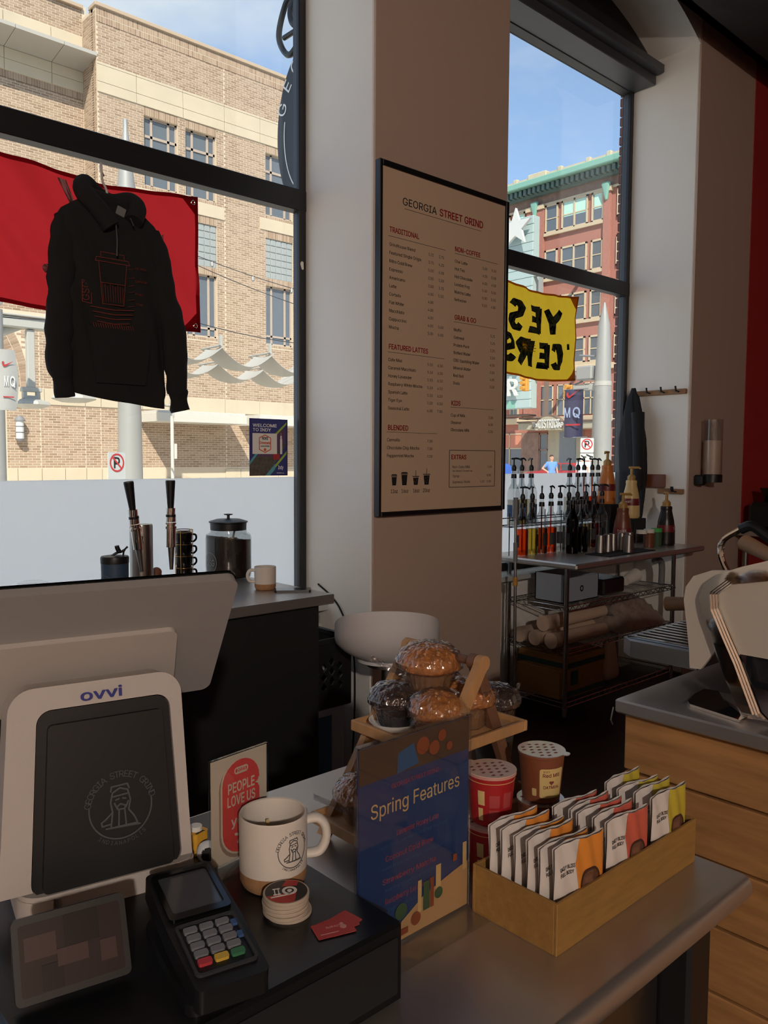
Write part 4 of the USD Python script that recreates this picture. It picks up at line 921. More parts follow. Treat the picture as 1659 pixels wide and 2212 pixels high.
for x, z, dz, cols, rows_ in lists:
    its, prs = [], []
    for k, r in enumerate(rows_.split(';')):
        s, *pz = r.split(','); its.append(mt(s, x, z + k * dz, .0135))
        prs += [mt(q, c, z + k * dz - .002, .0125, width=.034) for q, c in zip(pz, cols)]
    part(mn, 'item_lettering', J(*its), 'ink_black', w=True, smooth=False); part(mn, 'price_lettering', J(*prs), 'ink_grey', w=True, smooth=False)
part(mn, 'extras_lettering', J(mt('Non-Dairy Milk', 2.792, 1.411, .0125), mt('Oat / Almond / Coconut / Soy', 2.792, 1.392, .0075), mt('Syrup', 2.794, 1.368, .0125), mt('Espresso Shots', 2.795, 1.340, .0125), mt('1.00', 3.045, 1.411, .011), mt('0.85', 3.04, 1.37, .011), mt('1.50', 2.99, 1.34, .011), mt('2.00', 3.04, 1.34, .011)), 'ink_grey', w=True, smooth=False)
cu = []
for cx, zt, w_ in ((2.418, 1.38, .036), (2.48, 1.389, .043)):
    cu += [Polygon([(cx - w_ * .42, zt - .012), (cx + w_ * .42, zt - .012), (cx + w_ * .3, 1.331), (cx - w_ * .3, 1.331)]), rrect(w_, .0035, .001, cx, zt - .008), Polygon([(cx - w_ * .44, zt - .005), (cx - w_ * .38, zt), (cx + w_ * .38, zt), (cx + w_ * .44, zt - .005)])]
for cx, zt, w_ in ((2.551, 1.377, .042), (2.62, 1.386, .047)):
    b_ = Polygon([(cx - w_ * .4, zt - .013), (cx + w_ * .4, zt - .013), (cx + w_ * .28, 1.331), (cx - w_ * .28, 1.331)])
    dots = unary_union([Point(cx + w_ * dx, 1.331 + dy).buffer(.0014, 6) for dx, dy in ((-.1, .03), (.12, .022), (-.14, .016), (.02, .01), (.16, .034))])
    cu += [b_.difference(dots), rrect(w_, .0035, .001, cx, zt - .008), sbox(cx - .001, zt - .006, cx + .0012, zt + .02)]
part(mn, 'cup_icons', slab(unary_union(cu), .0005, (0, 2.5715, 0), (1, 0, 0), (0, 0, 1)), 'ink_black', w=True)
part(mn, 'size_lettering', J(*[mt(s, x, 1.3055, .0165, False, w) for s, x, w in (('12oz', 2.398, .041), ('16oz', 2.463, .041), ('16oz', 2.535, .039), ('20oz', 2.597, .045))]), 'ink_black', w=True)

# ================================================================ the bar by the first window
LC = .95
br = thing('window_bar', 'black bar with a stainless steel top below the first window', 'counter', (0.4, 2.62, 0))
part(br, 'worktop', box(-1.2, 2.291, LC - .036, 1.857, 2.93, LC, .003), 'worktop_steel', w=True)
part(br, 'front_panel', box(-1.2, 2.33, 0, 1.815, 2.9, LC - .04, .003), 'black_matte', w=True)
part(br, 'bracket', J(box(1.78, 2.345, LC - .046, 1.845, 2.40, LC - .036), rod((1.835, 2.37, LC - .044), (1.835, 2.37, LC - .052), .01)), 'steel_dull', w=True)
# draught tower
tw = thing('draught_tower', 'steel cold brew draught tower with two black tap handles', 'tap tower', (1.233,2.56,1.053))
TZ = LC - (1.233,2.56,1.053)[2]
tx_, ty_, tz_ = (1.233,2.56,1.053)
_world[tw] = np.linalg.inv(trimesh.transformations.translation_matrix((tx_, ty_, LC))); UsdGeom.Xform(stage.GetPrimAtPath(tw)).GetOrderedXformOps()[0].Set(Gf.Vec3d(tx_, ty_, LC))
part(tw, 'column', lathe([(0, 0), (.055, 0), (.055, .012), (.038, .016), (.038, .268), (.036, .273), (0, .273)], 40), 'steel')
def tap(dx, dy, lean, L):
    """A stout faucet on its shank, leaning sideways; u runs outwards."""
    u = A3(dx, dy, 0); z0 = .222
    part(tw, 'shank', J(rod(u * .036, u * (.036 + L * .42), .019), rod(u * (.036 + L * .42), u * (.036 + L * .5), .021), rod(u * (.036 + L * .5), u * (.036 + L), .010)), 'chrome')
    o = u * (.036 + L) + A3(0, 0, z0)
    ax = A3(*lean); ax = ax / np.linalg.norm(ax); q = lambda t: o + ax * t
    return q
for u, L, ax in (((.83, -.56), .062, (0, 0, 1)), ((-.62, -.78), .022, (-.15, -.02, 1))):
    q = tap(u[0], u[1], ax, L)
    u3 = A3(u[0], u[1], 0); pz = A3(0, 0, .222)
    stage.RemovePrim(tw + ('/shank' if L > .05 else '/shank_001'))
    part(tw, 'shank', J(rod(u3 * .033 + pz, u3 * (.036 + L * .42) + pz, .017), rod(u3 * (.036 + L * .42) + pz, u3 * (.036 + L * .5) + pz, .02), rod(u3 * (.036 + L * .5) + pz, u3 * (.036 + L) + pz, .010)), 'chrome')
    f = part(tw, 'faucet', J(rod(q(-.028), q(.035), .0165), rod(q(.035), q(.043), .019), rod(q(.043), q(.05), .015), rod(q(.05), q(.056), .0185), rod(q(.058), q(.075), .017), rod(q(.082), q(.105), .0155)), 'chrome')
    part(f, 'ring', rod(q(.073), q(.083), .0168), 'black_plastic'); part(f, 'spout', rod(q(-.028), q(-.105), .0115, .006), 'steel_dull')
    h_ = part(tw, 'tap_handle', rod(q(.105), q(.196), .0105, .0165, 20), 'black_plastic')
    part(h_, 'handle_cap', rod(q(.196), q(.199), .0158, .0155, 20), 'dark_grey')
# blue travel tumbler
mat('tumbler_blue', (50, 74, 100), .5)
tb = thing('travel_tumbler', 'blue travel tumbler with a black flip lid on the window bar', 'tumbler', (*(1.085,2.44,1.08)[:2], LC))
part(tb, 'cup', lathe([(0, 0), (.032, 0), (.034, .01), (.041, .09), (.042, .17), (.040, .172), (0, .172)], 40), 'tumbler_blue')
part(tb, 'lid', lathe([(.043, .165), (.0435, .182), (.041, .187), (.02, .19), (0, .188)], 40), 'black_plastic'); part(tb, 'flip_loop', J(tube(smooth_path([(-.01, 0, .187), (.005, -.004, .197), (.018, -.008, .2), (.03, -.01, .206)], 5), .004, 8), tube(smooth_path([(.012, -.008, .2), (.006, -.008, .212), (.004, -.008, .22)], 4), .0075, 8), tube(smooth_path([(.028, 0, .186), (.03, -.004, .203), (.04, -.008, .215)], 5), .003, 8)), 'black_plastic')
part(tb, 'emblem', bend(slab(Point(0, 0).buffer(.03, 24).difference(Point(0, 0).buffer(.029, 24)), .0003, (0, 0, .1), (1, 0, 0), (0, 0, 1)), .0415).apply_transform(trimesh.transformations.rotation_matrix(-1.3, (0, 0, 1))), 'mid_grey')
# four stacked black cups in a gilt wire rack over saucers
cx_, cy_, _z = (1.424,2.62,1.07)
rk = thing('cup_rack', 'thin gilt wire rack holding stacked black cups and saucers', 'cup rack', (cx_, cy_, LC))
wire = lambda *q: tube(q, .0014, 6)
RZ = .062
part(rk, 'uprights', J(*[wire((.033 * math.cos(a), .033 * math.sin(a), RZ - .004), (.033 * math.cos(a), .033 * math.sin(a), RZ + .177)) for a in (.4, 2.2, 3.9, 5.5)]), 'gold')
part(rk, 'rings', J(*[tube([(.033 * math.cos(a), .033 * math.sin(a), z) for a in np.linspace(0, 2 * math.pi, 29)[:-1]], .0014, 6, True) for z in (RZ - .004, RZ + .177)]), 'gold')
part(rk, 'wire_legs', J(*[tube([(.033 * math.cos(a), .033 * math.sin(a), RZ - .004), (.035 * math.cos(a), .035 * math.sin(a), RZ - .016), (.062 * math.cos(a), .062 * math.sin(a), RZ - .018), (.064 * math.cos(a), .064 * math.sin(a), .0015)], .0014, 6) for a in (.4, 2.2, 3.9, 5.5)]), 'gold')
cup0 = None
for k, lb in enumerate(('lowest', 'second from the bottom', 'second from the top', 'topmost')):
    z = LC + .048 + k * .0425
    if cup0 is None:
        cup0 = thing('black_cup', f'small black cup in the wire rack, {lb} of its stack', 'cup', (cx_, cy_, z), group='black cups stacked in the wire rack')
        part(cup0, 'bowl', lathe([(0, .004), (.017, .004), (.018, 0), (.020, 0), (.026, .012), (.0295, .03), (.03, .055), (.0285, .055), (.028, .03), (.024, .013), (0, .008)], 36), 'black_gloss')
        part(cup0, 'rim', lathe([(.0302, .053), (.0304, .0555), (.0285, .0562), (.0285, .054)], 36), 'gold')
        part(cup0, 'handle', tube(smooth_path([(.028, -.006, .046), (.041, -.012, .044), (.043, -.013, .03), (.034, -.01, .02), (.027, -.007, .021)], 6), .0035, 8), 'black_gloss')
    else: again(cup0, (cx_, cy_, z), 0, f'small black cup in the wire rack, {lb} of its stack')
sa = None
for k in range(4):
    lb = f'black saucer under the wire cup rack, {("lowest", "second from the bottom", "second from the top", "topmost")[k]} of the pile'
    if sa is None:
        sa = thing('saucer', lb, 'saucer', (cx_, cy_, LC + .001), group='black saucers under the cup rack')
        part(sa, 'dish', lathe([(0, .002), (.03, .001), (.056, .007), (.056, .0085), (.03, .003), (0, .004)], 40), 'black_gloss')
    else: again(sa, (cx_, cy_, LC + .001 + .0042 * k), 0, lb)
# glass jar of coffee
mat('coffee_beans', (46, 34, 26), .5)
jx, jy, _z = (1.762,2.867,0.95)
jr = thing('coffee_jar', 'big glass jar of dark coffee with a black lid on the window bar', 'jar', (jx, jy, LC))
part(jr, 'glass', lathe([(0, .004), (.085, .004), (.092, .012), (.094, .03), (.094, .17), (.09, .186), (.076, .195), (.074, .205), (.071, .205), (.073, .193), (.087, .183), (.0915, .168), (.0915, .03), (.088, .014), (0, .009)], 48), 'bottle_glass')
bm_ = lathe([(0, .0095), (.086, .0105), (.0905, .03), (.0905, .137), (0, .137)], 48).subdivide_to_size(.02); v = bm_.vertices; v[:, 2] += np.where(v[:, 2] > .12, .024 - .22 * v[:, 0] * .6 + .016 * meshkit.fbm(v * 90, 3, 2) - .05 * np.exp(-((v[:, 0] - .02) ** 2 + v[:, 1] ** 2) / .0012), 0)
part(jr, 'coffee', bm_, 'coffee_beans', smooth=60)
lid = part(jr, 'lid', lathe([(.0, .203), (.073, .203), (.074, .231), (.079, .234), (.079, .238), (.05, .247), (0, .249)], 48), 'black_plastic')
part(lid, 'knob', lathe([(0, .248), (.006, .248), (.0055, .262), (.018, .265), (.018, .268), (0, .27)], 28), 'black_plastic')
part(jr, 'scoop', J(rod((.02, 0, .165), (.03, -.0, .2), .004), lathe([(0, 0), (.022, .004), (.02, .03), (.0, .03)], 20, (.018, 0, .14))), 'steel_dull')
ov = affinity.scale(Point(0, 0).buffer(1, 28), .034, .042)
part(jr, 'emblem', bend(J(slab(ov.difference(affinity.scale(ov, .9, .92)), .0004, (0, 0, .075), (1, 0, 0), (0, 0, 1)), txt('GSG', .026, (-.024, 0, .062), (1, 0, 0), (0, 0, 1), .0004, True, width=.048)), .0945).apply_transform(trimesh.transformations.rotation_matrix(-1.35 + .66 - .74, (0, 0, 1))), 'mid_grey')
# cork-footed mug: shared builder
mat('mug_white', (214, 206, 196), .55, bump=.12, bs=400)
mat('mug_cork', (164, 122, 84), .8, var=.15, vs=90)
def mug(name, label, loc, rz, r=.0425, h=.09, logo=True):
    t = thing(name, label, 'mug', loc, rz)
    part(t, 'cup', lathe([(r, .024), (r + .0005, h - .002), (r - .0007, h), (r - .003, h - .001), (r - .0035, .012), (r - .012, .007), (0, .006)], 56), 'mug_white', smooth=50)
    part(t, 'cork_foot', lathe([(0, 0), (r - .008, 0), (r - .004, .003), (r - .0005, .011), (r, .024), (r - .0035, .024), (0, .0055)], 56), 'mug_cork', smooth=50)
    hd_ = tube(smooth_path([(r - .002, 0, h * .84), (r + .014, 0, h * .85), (r + .024, 0, h * .73), (r + .025, 0, h * .54), (r + .016, 0, h * .38), (r - .002, 0, h * .36)], 7), .0062, 12); hd_.vertices[:, 1] *= 1.35
    part(t, 'handle', hd_, 'mug_white', smooth=60)
    return t
m1 = mug('cork_mug', 'speckled white mug with a cork foot beside the phone on the window bar', (*(1.723,2.544,0.95)[:2], LC), 2.65, .0405, .088)
# phone
ph = thing('mobile_phone', 'black mobile phone lying face up on the steel window bar', 'phone', (*(1.777,2.442,0.95)[:2], LC), -.62)
part(ph, 'body', slab(rrect(.135, .07, .009), .008), 'black_plastic'); part(ph, 'screen', slab(rrect(.13, .065, .007), .0006, (0, 0, .008)), 'black_gloss')
# clear cup behind the till
cc = thing('plastic_cup', 'clear plastic cup with a lid behind the till screen', 'cup', (*(0.802,2.35,1.087)[:2], LC))
part(cc, 'wall', lathe([(.033, 0), (.044, .125), (.0425, .125), (.0315, .002)], 36), 'clear_plastic'); part(cc, 'lid', lathe([(.046, .12), (.047, .13), (.042, .133), (.04, .142), (.03, .145), (0, .144)], 36), 'clear_plastic'); part(cc, 'base', cyl(.033, 0, .002), 'clear_plastic')
# paper-wrapped bulbs glimpsed behind the tower
mat('brown_bag', (120, 74, 56), .7, var=.3, vs=60)
bgx, bgy, _z = (1.335,2.68,1.055)
bg = thing('bean_bag', 'small knotted brown bag behind the draught tower', 'bag', (bgx, bgy, LC))
v_ = fuse([[((0, 0, .03), .03), ((.01, 0, .06), .026)], [((.012, 0, .085), .019)], [((-.05, 0, .025), .024)]], .008); v_.vertices[:, 2] -= v_.bounds[0][2]
part(bg, 'sack', v_, 'brown_bag', smooth=True)
# crate, carton and stool in the corner, a cord down the wall
mat('crate_black', (26, 27, 28), .55); mat('stool_white', (224, 222, 224), .45); mat('carton_white', (150, 160, 172), .8); mat('carton_blue', (52, 92, 120), .8)
ct = thing('carton', 'pale carton with a blue patch under the milk crate', 'box', (1.975, 2.66, 0)); part(ct, 'box', box(-.12, -.13, 0, .13, .14, .44, .004), 'carton_white'); part(ct, 'blue_patch', box(-.05, -.132, .1, .06, -.13, .4), 'carton_blue')
mc = thing('milk_crate', 'black plastic milk crate stacked beside the window bar', 'crate', (1.975, 2.66, .44))
def lattice_wall(a, b, flip):
    w_ = math.hypot(b[0] - a[0], b[1] - a[1]); u = A3(b[0] - a[0], b[1] - a[1], 0) / w_
    holes_ = [affinity.rotate(sbox(-.013, -.013, .013, .013), 45, origin=(0, 0)) for _ in range(1)]
    hs = unary_union([affinity.translate(holes_[0], .06 + i * .04, .09 + k * .04 + (i % 2) * .02) for i in range(int((w_ - .1) / .04) + 1) for k in range(3)])
    return slab(sbox(0, 0, w_, .28).difference(hs), .008, (a[0], a[1], .0), u, (0, 0, 1))
A_, B_, C_, D_ = (-.14, -.15), (.14, -.15), (.14, .15), (-.14, .15)
part(mc, 'lattice_walls', J(*[lattice_wall(p, q, 0) for p, q in ((A_, B_), (B_, C_), (C_, D_), (D_, A_))]), 'crate_black', smooth=False)
part(mc, 'base', box(-.14, -.15, 0, .14, .15, .012), 'crate_black'); part(mc, 'rim', J(box(-.15, -.16, .26, .15, -.145, .285, .004), box(-.15, .145, .26, .15, .16, .285, .004), box(-.15, -.145, .26, -.135, .145, .285, .004), box(.135, -.145, .26, .15, .145, .285, .004)), 'crate_black')
st = thing('bar_stool', 'white moulded shell stool in front of the pier', 'stool', (2.13, 2.3, 0), -.72)
def shell(u, v):
    a = (u - .5) * 2 * 1.62 - math.pi / 2; k = v ** .7
    R_ = .09 + .105 * np.sin(np.clip(k * 1.3, 0, 1.0) * np.pi / 2); ht = .665 + .2 * k ** 1.6 * np.clip(np.cos((u - .5) * 2.6), 0, 1) ** .55 + .02 * k
    return R_ * 1.06 * np.cos(a), R_ * np.sin(a) * .95, ht
def pan(u, v):
    a = u * 2 * np.pi; return .115 * v * np.cos(a), .11 * v * np.sin(a), .655 + .014 * v ** 2
part(st, 'seat_shell', J(thick(grid(shell, 44, 22), .006), thick(grid(pan, 44, 8), -.012)), 'stool_white', smooth=60)
part(st, 'post', J(rod((0, 0, .02), (0, 0, .65), .022), lathe([(0, .645), (.08, .648), (.08, .636), (0, .625)], 28)), 'steel_dull'); part(st, 'base', lathe([(0, 0), (.19, 0), (.19, .012), (.03, .04), (0, .04)], 40), 'steel_dull')
cd = thing('power_cable', 'thin dark cord running down the pale wall beside the bar', 'cord', (2.31, 2.72, 0))
part(cd, 'sheath', tube(smooth_path([(-.002, .25, .86), (-.004, .16, .82), (-.004, .08, .76), (-.004, .0, .62), (-.004, -.02, .4), (-.006, 0, .01)], 6), .004, 6), 'ink_black')

# ================================================================ the till counter in front
FZ = .8
fc = thing('till_counter', 'low stainless till counter with a rounded front edge', 'counter', (0.3, .9, 0))
prof = [(1.28, FZ), (.522, FZ)] + [(.522 + .016 * -math.sin(t), FZ - .02 + .02 * math.cos(t)) for t in np.linspace(.3, math.pi - .3, 9)] + [(.522, FZ - .04), (1.28, FZ - .04)]
part(fc, 'worktop', slab([(x, y) for x, y in prof], 2.45, (-1.2, 0, 0), (0, 1, 0), (0, 0, 1)), 'counter_steel' if 0 else 'worktop_steel', w=True)
part(fc, 'leg', box(1.14, .55, 0, 1.21, .61, FZ - .04, .006), 'black_plastic', w=True); part(fc, 'leg', box(1.14, 1.18, 0, 1.21, 1.24, FZ - .04, .006), 'black_plastic', w=True)
part(fc, 'side_panel', box(-1.1, .60, .06, 1.135, .62, FZ - .06), 'steel_dull', w=True); part(fc, 'rail', box(-1.1, .57, FZ - .09, 1.14, .6, FZ - .04, .004), 'black_plastic', w=True)

# cash drawer
mat('drawer_black', (20, 21, 23), .34, bump=.05, bs=500)
DZ = .9
cdw = thing('cash_drawer', 'wide black cash drawer under the till at the counter edge', 'cash drawer', (.44, .875, FZ))
part(cdw, 'case', box(-.205, -.21, .002, .205, .21, .1, .004), 'drawer_black'); part(cdw, 'front', box(-.195, -.213, .015, .195, -.209, .085, .002), 'black_matte'); part(cdw, 'lock', move(cyl(.009, 0, .003), 0, -.213, .06, rx=math.pi / 2), 'steel_dull')

# till: base, arch, printer cover, screen
mat('till_white', (186, 178, 172), .5, bump=.1, bs=700); mat('till_grey', (150, 146, 144), .55); mat('logo_grey', (74, 76, 78), .6); mat('logo_blue', (40, 44, 128), .5); mat('till_black', (17, 18, 20), .45)
tl_ = thing('till', 'white till with a tilted screen and a black printer cover bearing a round logo', 'till', (.404, .925, DZ), math.radians(-11))
bf = rrect(.215, .185, .03, 0, .092)
part(tl_, 'base', J(slab(bf.difference(sbox(-.07, -.01, .075, .012)), .028), slab(bf.buffer(-.0015), .006, (0, 0, .028))), 'till_white')
lean = math.radians(9)
L_u, L_v = (1, 0, 0), (0, math.sin(lean), math.cos(lean))
outer = Polygon([(-.128, 0), (.1, 0), (.098, .236), (-.108, .236)]).buffer(-.03).buffer(.03, 8)
outer = unary_union([outer, Polygon([(-.13, 0), (.1, 0), (.1, .03), (-.127, .03)])])
inner = Polygon([(-.094, -.01), (.087, -.01), (.082, .208), (-.078, .208)]).buffer(-.018).buffer(.018, 8)
part(tl_, 'arch', slab(outer.difference(inner), .055, (0, .062, .03), L_u, L_v), 'till_white')
part(tl_, 'printer_cover', J(slab(inner.buffer(-.001), .05, (0, .06, .03), L_u, L_v), slab(inner.buffer(-.012), .012, (0, .012, .032), L_u, L_v)), 'till_black')
part(tl_, 'arch_lettering', txt('ovvi', .0125, (-.028, .0375, (.030 + .2205)), L_u, L_v, .0006, True, width=.05), 'logo_blue')
def crest(R, fig=1.0):
    """The shop's round mark: a ring, lettering round it and a seated figure with a cup."""
    ring_ = Point(0, 0).buffer(R * .84, 40).difference(Point(0, 0).buffer(R * .8, 40)).difference(Polygon([(0, 0), (-2 * R, .35 * R), (-2 * R, 3 * R), (2 * R, 3 * R), (2 * R, .35 * R)]))
    ms = [slab(ring_, .0004)]
    t_ = 'GEORGIA STREET GRIND'
    for i, ch in enumerate(t_):
        if ch == ' ': continue
        a = math.radians(168 - i * 156 / (len(t_) - 1)); ms.append(txt(ch, R * .17, (R * .78 * math.cos(a), R * .78 * math.sin(a), 0), (math.sin(a), -math.cos(a), 0), (math.cos(a), math.sin(a), 0), .0004, False, 'c'))
    t_ = 'INDIANAPOLIS'
    for i, ch in enumerate(t_):
        a = math.radians(-128 + i * 76 / (len(t_) - 1)); ms.append(txt(ch, R * .1, (R * .98 * math.cos(a), R * .98 * math.sin(a), 0), (-math.sin(a), math.cos(a), 0), (-math.cos(a), -math.sin(a), 0), .0004, False, 'c'))
    f = lambda pts, w=.022: LineString([(x * R, y * R) for x, y in pts]).buffer(w * R, 3)
    fg = [f([(-.28, -.5), (-.22, -.1), (-.26, .15), (-.2, .4), (.0, .5), (.2, .42), (.26, .15), (.2, -.1), (.34, -.3), (.42, -.5), (-.28, -.5)]), f([(-.24, .44), (-.22, .56), (.2, .58), (.24, .46)]), f([(-.12, .2), (-.04, .22)]), f([(.06, .22), (.14, .2)]), f([(-.1, .02), (0, .08), (.12, .02), (.1, -.06), (-.08, -.06), (-.1, .02)]),
          f([(-.22, -.1), (-.4, -.25), (-.52, -.32), (-.5, -.42), (-.3, -.4)]), f([(-.05, -.1), (-.08, -.5)]), f([(.1, -.1), (.12, -.5)]), f([(-.18, .3), (.18, .32)]), f([(-.16, .12), (-.1, -.02)]), f([(.2, .12), (.14, -.02)]), f([(-.4, -.5), (.48, -.54)])]
    ms.append(slab(unary_union(fg), .0004))
    return J(*ms)
part(tl_, 'cover_logo', place(crest(.046), (.012, -.0012 + .0105 * 0 + .088 * math.sin(lean) - .0125 + .012, .03 + .088), L_u, L_v), 'logo_grey', smooth=False)
ml = math.radians(-35)
M_u, M_v = (1, 0, 0), (0, math.sin(ml), math.cos(ml))
M_o = A3(.0, .192, .207)
part(tl_, 'screen_housing', slab(rrect(.385, .225, .014, -.008, .1125), .014, M_o, M_u, M_v), 'till_grey'); n_ = np.cross(M_u, M_v)
part(tl_, 'screen_back', slab(Polygon([(-.16, .012), (.125, .012), (.11, .145), (-.135, .145)]).buffer(-.012).buffer(.012, 6), .008, M_o + n_ * .014, M_u, M_v), 'till_white')
part(tl_, 'screen_glass', slab(rrect(.389, .229, .015, -.008, .1125), .004, M_o - n_ * .004, M_u, M_v), 'black_gloss')
part(tl_, 'hinge', hull(((-.06, .1, .2), .016), ((.06, .1, .2), .016), ((-.06, .15, .25), .014), ((.06, .15, .25), .014)), 'till_white')
# customer display and cables in front of it
mat('display_dim', (34, 23, 25), .25); mat('display_spot', (62, 42, 42), .3); mat('display_dark', (14, 11, 12), .25)
cdp = thing('customer_display', 'small dark customer display leaning under the till base', 'display', (*(0.304,0.798,0.905)[:2], DZ), math.radians(-11))
D_u, D_v = (1, 0, 0), (0, math.sin(.42), math.cos(.42))
part(cdp, 'case', slab(rrect(.112, .08, .006, 0, .04), .012, (0, .0, .004), D_u, D_v), 'black_plastic')
part(cdp, 'screen', slab(rrect(.1, .066, .003, 0, .04), .0006, A3(0, 0, .004) + .012 * np.cross(D_u, D_v), D_u, D_v), 'display_dim')
for k, (x, y, w_, h_) in enumerate(((-.03, .05, .03, .022), (.01, .058, .034, .03), (.035, .03, .016, .02), (-.02, .02, .02, .024), (.0, .035, .03, .016))): part(cdp, 'screen_image', slab(sbox(x - w_ / 2, y - h_ / 2, x + w_ / 2, y + h_ / 2), .0003, A3(0, 0, .004) + (.0127 + .0003 * k) * np.cross(D_u, D_v), D_u, D_v), ('display_spot', 'display_dark')[k % 2])
for k in range(2):
    c_ = thing('till_cable', ('upper', 'lower')[k] + ' of two dark cables beside the customer display', 'cable', (.2, .9, DZ))
    part(c_, 'sheath', tube(smooth_path([(-.06, .02 + .02 * k, .012), (-.02, .0 - .01 * k, .02 - .008 * k), (.02, -.005, .03 - .012 * k), (.05, .02, .02 - .008 * k)], 6), .005), 'black_plastic')

# card terminal
mat('key_grey', (120, 122, 128), .5); mat('key_red', (186, 60, 70), .5); mat('key_yellow', (206, 170, 70), .5); mat('key_green', (60, 120, 84), .5); mat('key_blue', (62, 92, 140), .5); mat('screen_grey', (70, 72, 78), .08)
ctm = thing('card_terminal', 'black card terminal with grey keys and coloured buttons on the cash drawer', 'card terminal', (.432, .762, DZ), math.radians(-12))
T_u, T_v = (1, 0, 0), (0, math.cos(.13), math.sin(.13))
part(ctm, 'stand', slab(rrect(.088, .17, .012, 0, -.005), .012), 'black_plastic')
part(ctm, 'body', slab(Polygon([(-.038, -.1), (.038, -.1), (.041, .0), (.039, .1), (-.039, .1), (-.041, 0)]).buffer(-.008).buffer(.008, 6), .026, (0, 0, .02), T_u, T_v), 'black_plastic')
tn = np.cross(T_u, T_v); T_o = A3(0, 0, .02) + tn * .026
part(ctm, 'screen_frame', slab(rrect(.07, .085, .006, 0, .048).difference(rrect(.058, .07, .004, 0, .05)), .004, T_o, T_u, T_v), 'black_gloss'); part(ctm, 'screen', slab(rrect(.058, .07, .004, 0, .05), .0012, T_o, T_u, T_v), 'screen_grey')
part(ctm, 'key_surround', slab(rrect(.066, .08, .006, 0, -.042).difference(rrect(.06, .074, .004, 0, -.042)), .003, T_o, T_u, T_v), 'dark_grey')
for r in range(5):
    for c in range(3 if r != 4 else 3):
        m_ = 'key_grey' if r < 4 else ('key_red', 'key_yellow', 'key_green')[c]
        part(ctm, 'key', slab(rrect(.0145, .0085, .0022, -.019 + .0175 * c, -.014 - .0125 * r), .0035, T_o, T_u, T_v), m_)
for c in range(2): part(ctm, 'function_key', slab(rrect(.008, .008, .002, .028, -.02 - .02 * c), .003, T_o, T_u, T_v), 'key_blue')

# mug in front with its crest
mx, my, _z = (0.581,0.842,0.9)
fm = mug('cork_mug', 'large speckled white mug with a round crest and cork foot on the cash drawer', (mx, my, DZ), -.52, .0435, .095)
cr_ = crest(.026); cr_ = trimesh.Trimesh(np.stack([cr_.vertices[:, 0], -cr_.vertices[:, 2], cr_.vertices[:, 1] + .058], 1), cr_.faces, process=False)
part(fm, 'crest', move(bend(cr_.subdivide_to_size(.01), .0437), rz=.52 + math.atan2(my, mx) - math.pi / 2 + .62), 'logo_grey', smooth=False)
mat('sugar_tan', (200, 170, 120), .8)
for k, (x, y, r_) in enumerate(((.004, .006, .5), (-.012, -.004, 1.9), (.01, -.012, 2.6), (-.004, .016, .2))): part(fm, 'wooden_stirrer', move(box(-.0022, -.001, -.028, .0022, .001, .03, .0005), x, y, .045, rz=r_, rx=.25 * (-1) ** k), 'sugar_tan')

# review sign in an acrylic holder
mat('sign_coral', (206, 72, 70), .6); mat('sign_paper', (196, 184, 168), .7); mat('sign_shadow', (150, 128, 114), .7)
yl = thing('review_sign', 'acrylic holder with a white card and a red rounded panel reading people love us', 'sign', (.53, .912, DZ), math.radians(7))
part(yl, 'acrylic_sheet', box(0, -.0012, .003, .1, .0045, .152, .0008), 'acrylic'); part(yl, 'acrylic_foot', box(-.012, -.028, 0, .1, .03, .004, .001), 'acrylic')
part(yl, 'card', box(.002, .0008, .006, .098, .0018, .15), 'sign_paper')
F = lambda s_, k: slab(s_, .0003, (0, .0008 - .0003 * k, 0), (1, 0, 0), (0, 0, 1))
pill = rrect(.064, .128, .032, .052, .078)
part(yl, 'pill_shadow', F(rrect(.07, .134, .035, .05, .074), 0), 'sign_shadow'); part(yl, 'pill_edge', F(pill.buffer(.0025), 1), 'sign_paper'); part(yl, 'pill', F(pill, 2), 'sign_coral')
yt = lambda s_, h, z, w_, b=True: txt(s_, h, (.052, .0008 - .0012, z), (1, 0, 0), (0, 0, 1), .0003, b, 'c', w_)
part(yl, 'lettering', J(yt('PEOPLE', .0135, .099, .046), yt('LOVE US', .0135, .081, .048), yt('ON', .005, .071, .008), F(rrect(.024, .0095, .0045, .052, .1275).difference(rrect(.02, .0055, .002, .052, .1275)), 3), yt('2023', .005, .125, .015), F(Polygon([(.081, .104), (.083, .109), (.085, .104), (.09, .102), (.085, .1), (.083, .095), (.081, .1), (.076, .102)]), 3)), 'sign_paper', smooth=False)
part(yl, 'script_lettering', J(yt('yelp', .0125, .053, .036), F(unary_union([affinity.rotate(rrect(.0035, .011, .0017, .052, .037 + .007), 72 * k, origin=(.052, .037)) for k in range(5)]), 3)), 'sign_paper', smooth=False)
mat('carton_yellow', (226, 168, 56), .55)
yb = thing('yellow_carton', 'small yellow carton with a round white cap beside the till', 'carton', (*(0.548,0.983,0.9)[:2], DZ), .25)
part(yb, 'box', slab(rrect(.026, .026, .005), .03), 'carton_yellow'); part(yb, 'cap', cyl(.009, .03, .037, c=.0008), 'paper_white'); part(yb, 'lettering', txt('IMPERIAL', .003, (-.009, -.011, .0301), (1, 0, 0), (0, 1, 0), .0003, True, width=.016), 'ink_black')
mat('ball_white', (222, 222, 224), .3)
bl = thing('tiny_ball', 'tiny white ball with a black patch behind the review sign', 'ball', (*(0.544,0.945,0.9)[:2], DZ))
part(bl, 'ball', trimesh.creation.icosphere(3, .0145).apply_translation((0, 0, .0145)), 'ball_white', smooth=True)
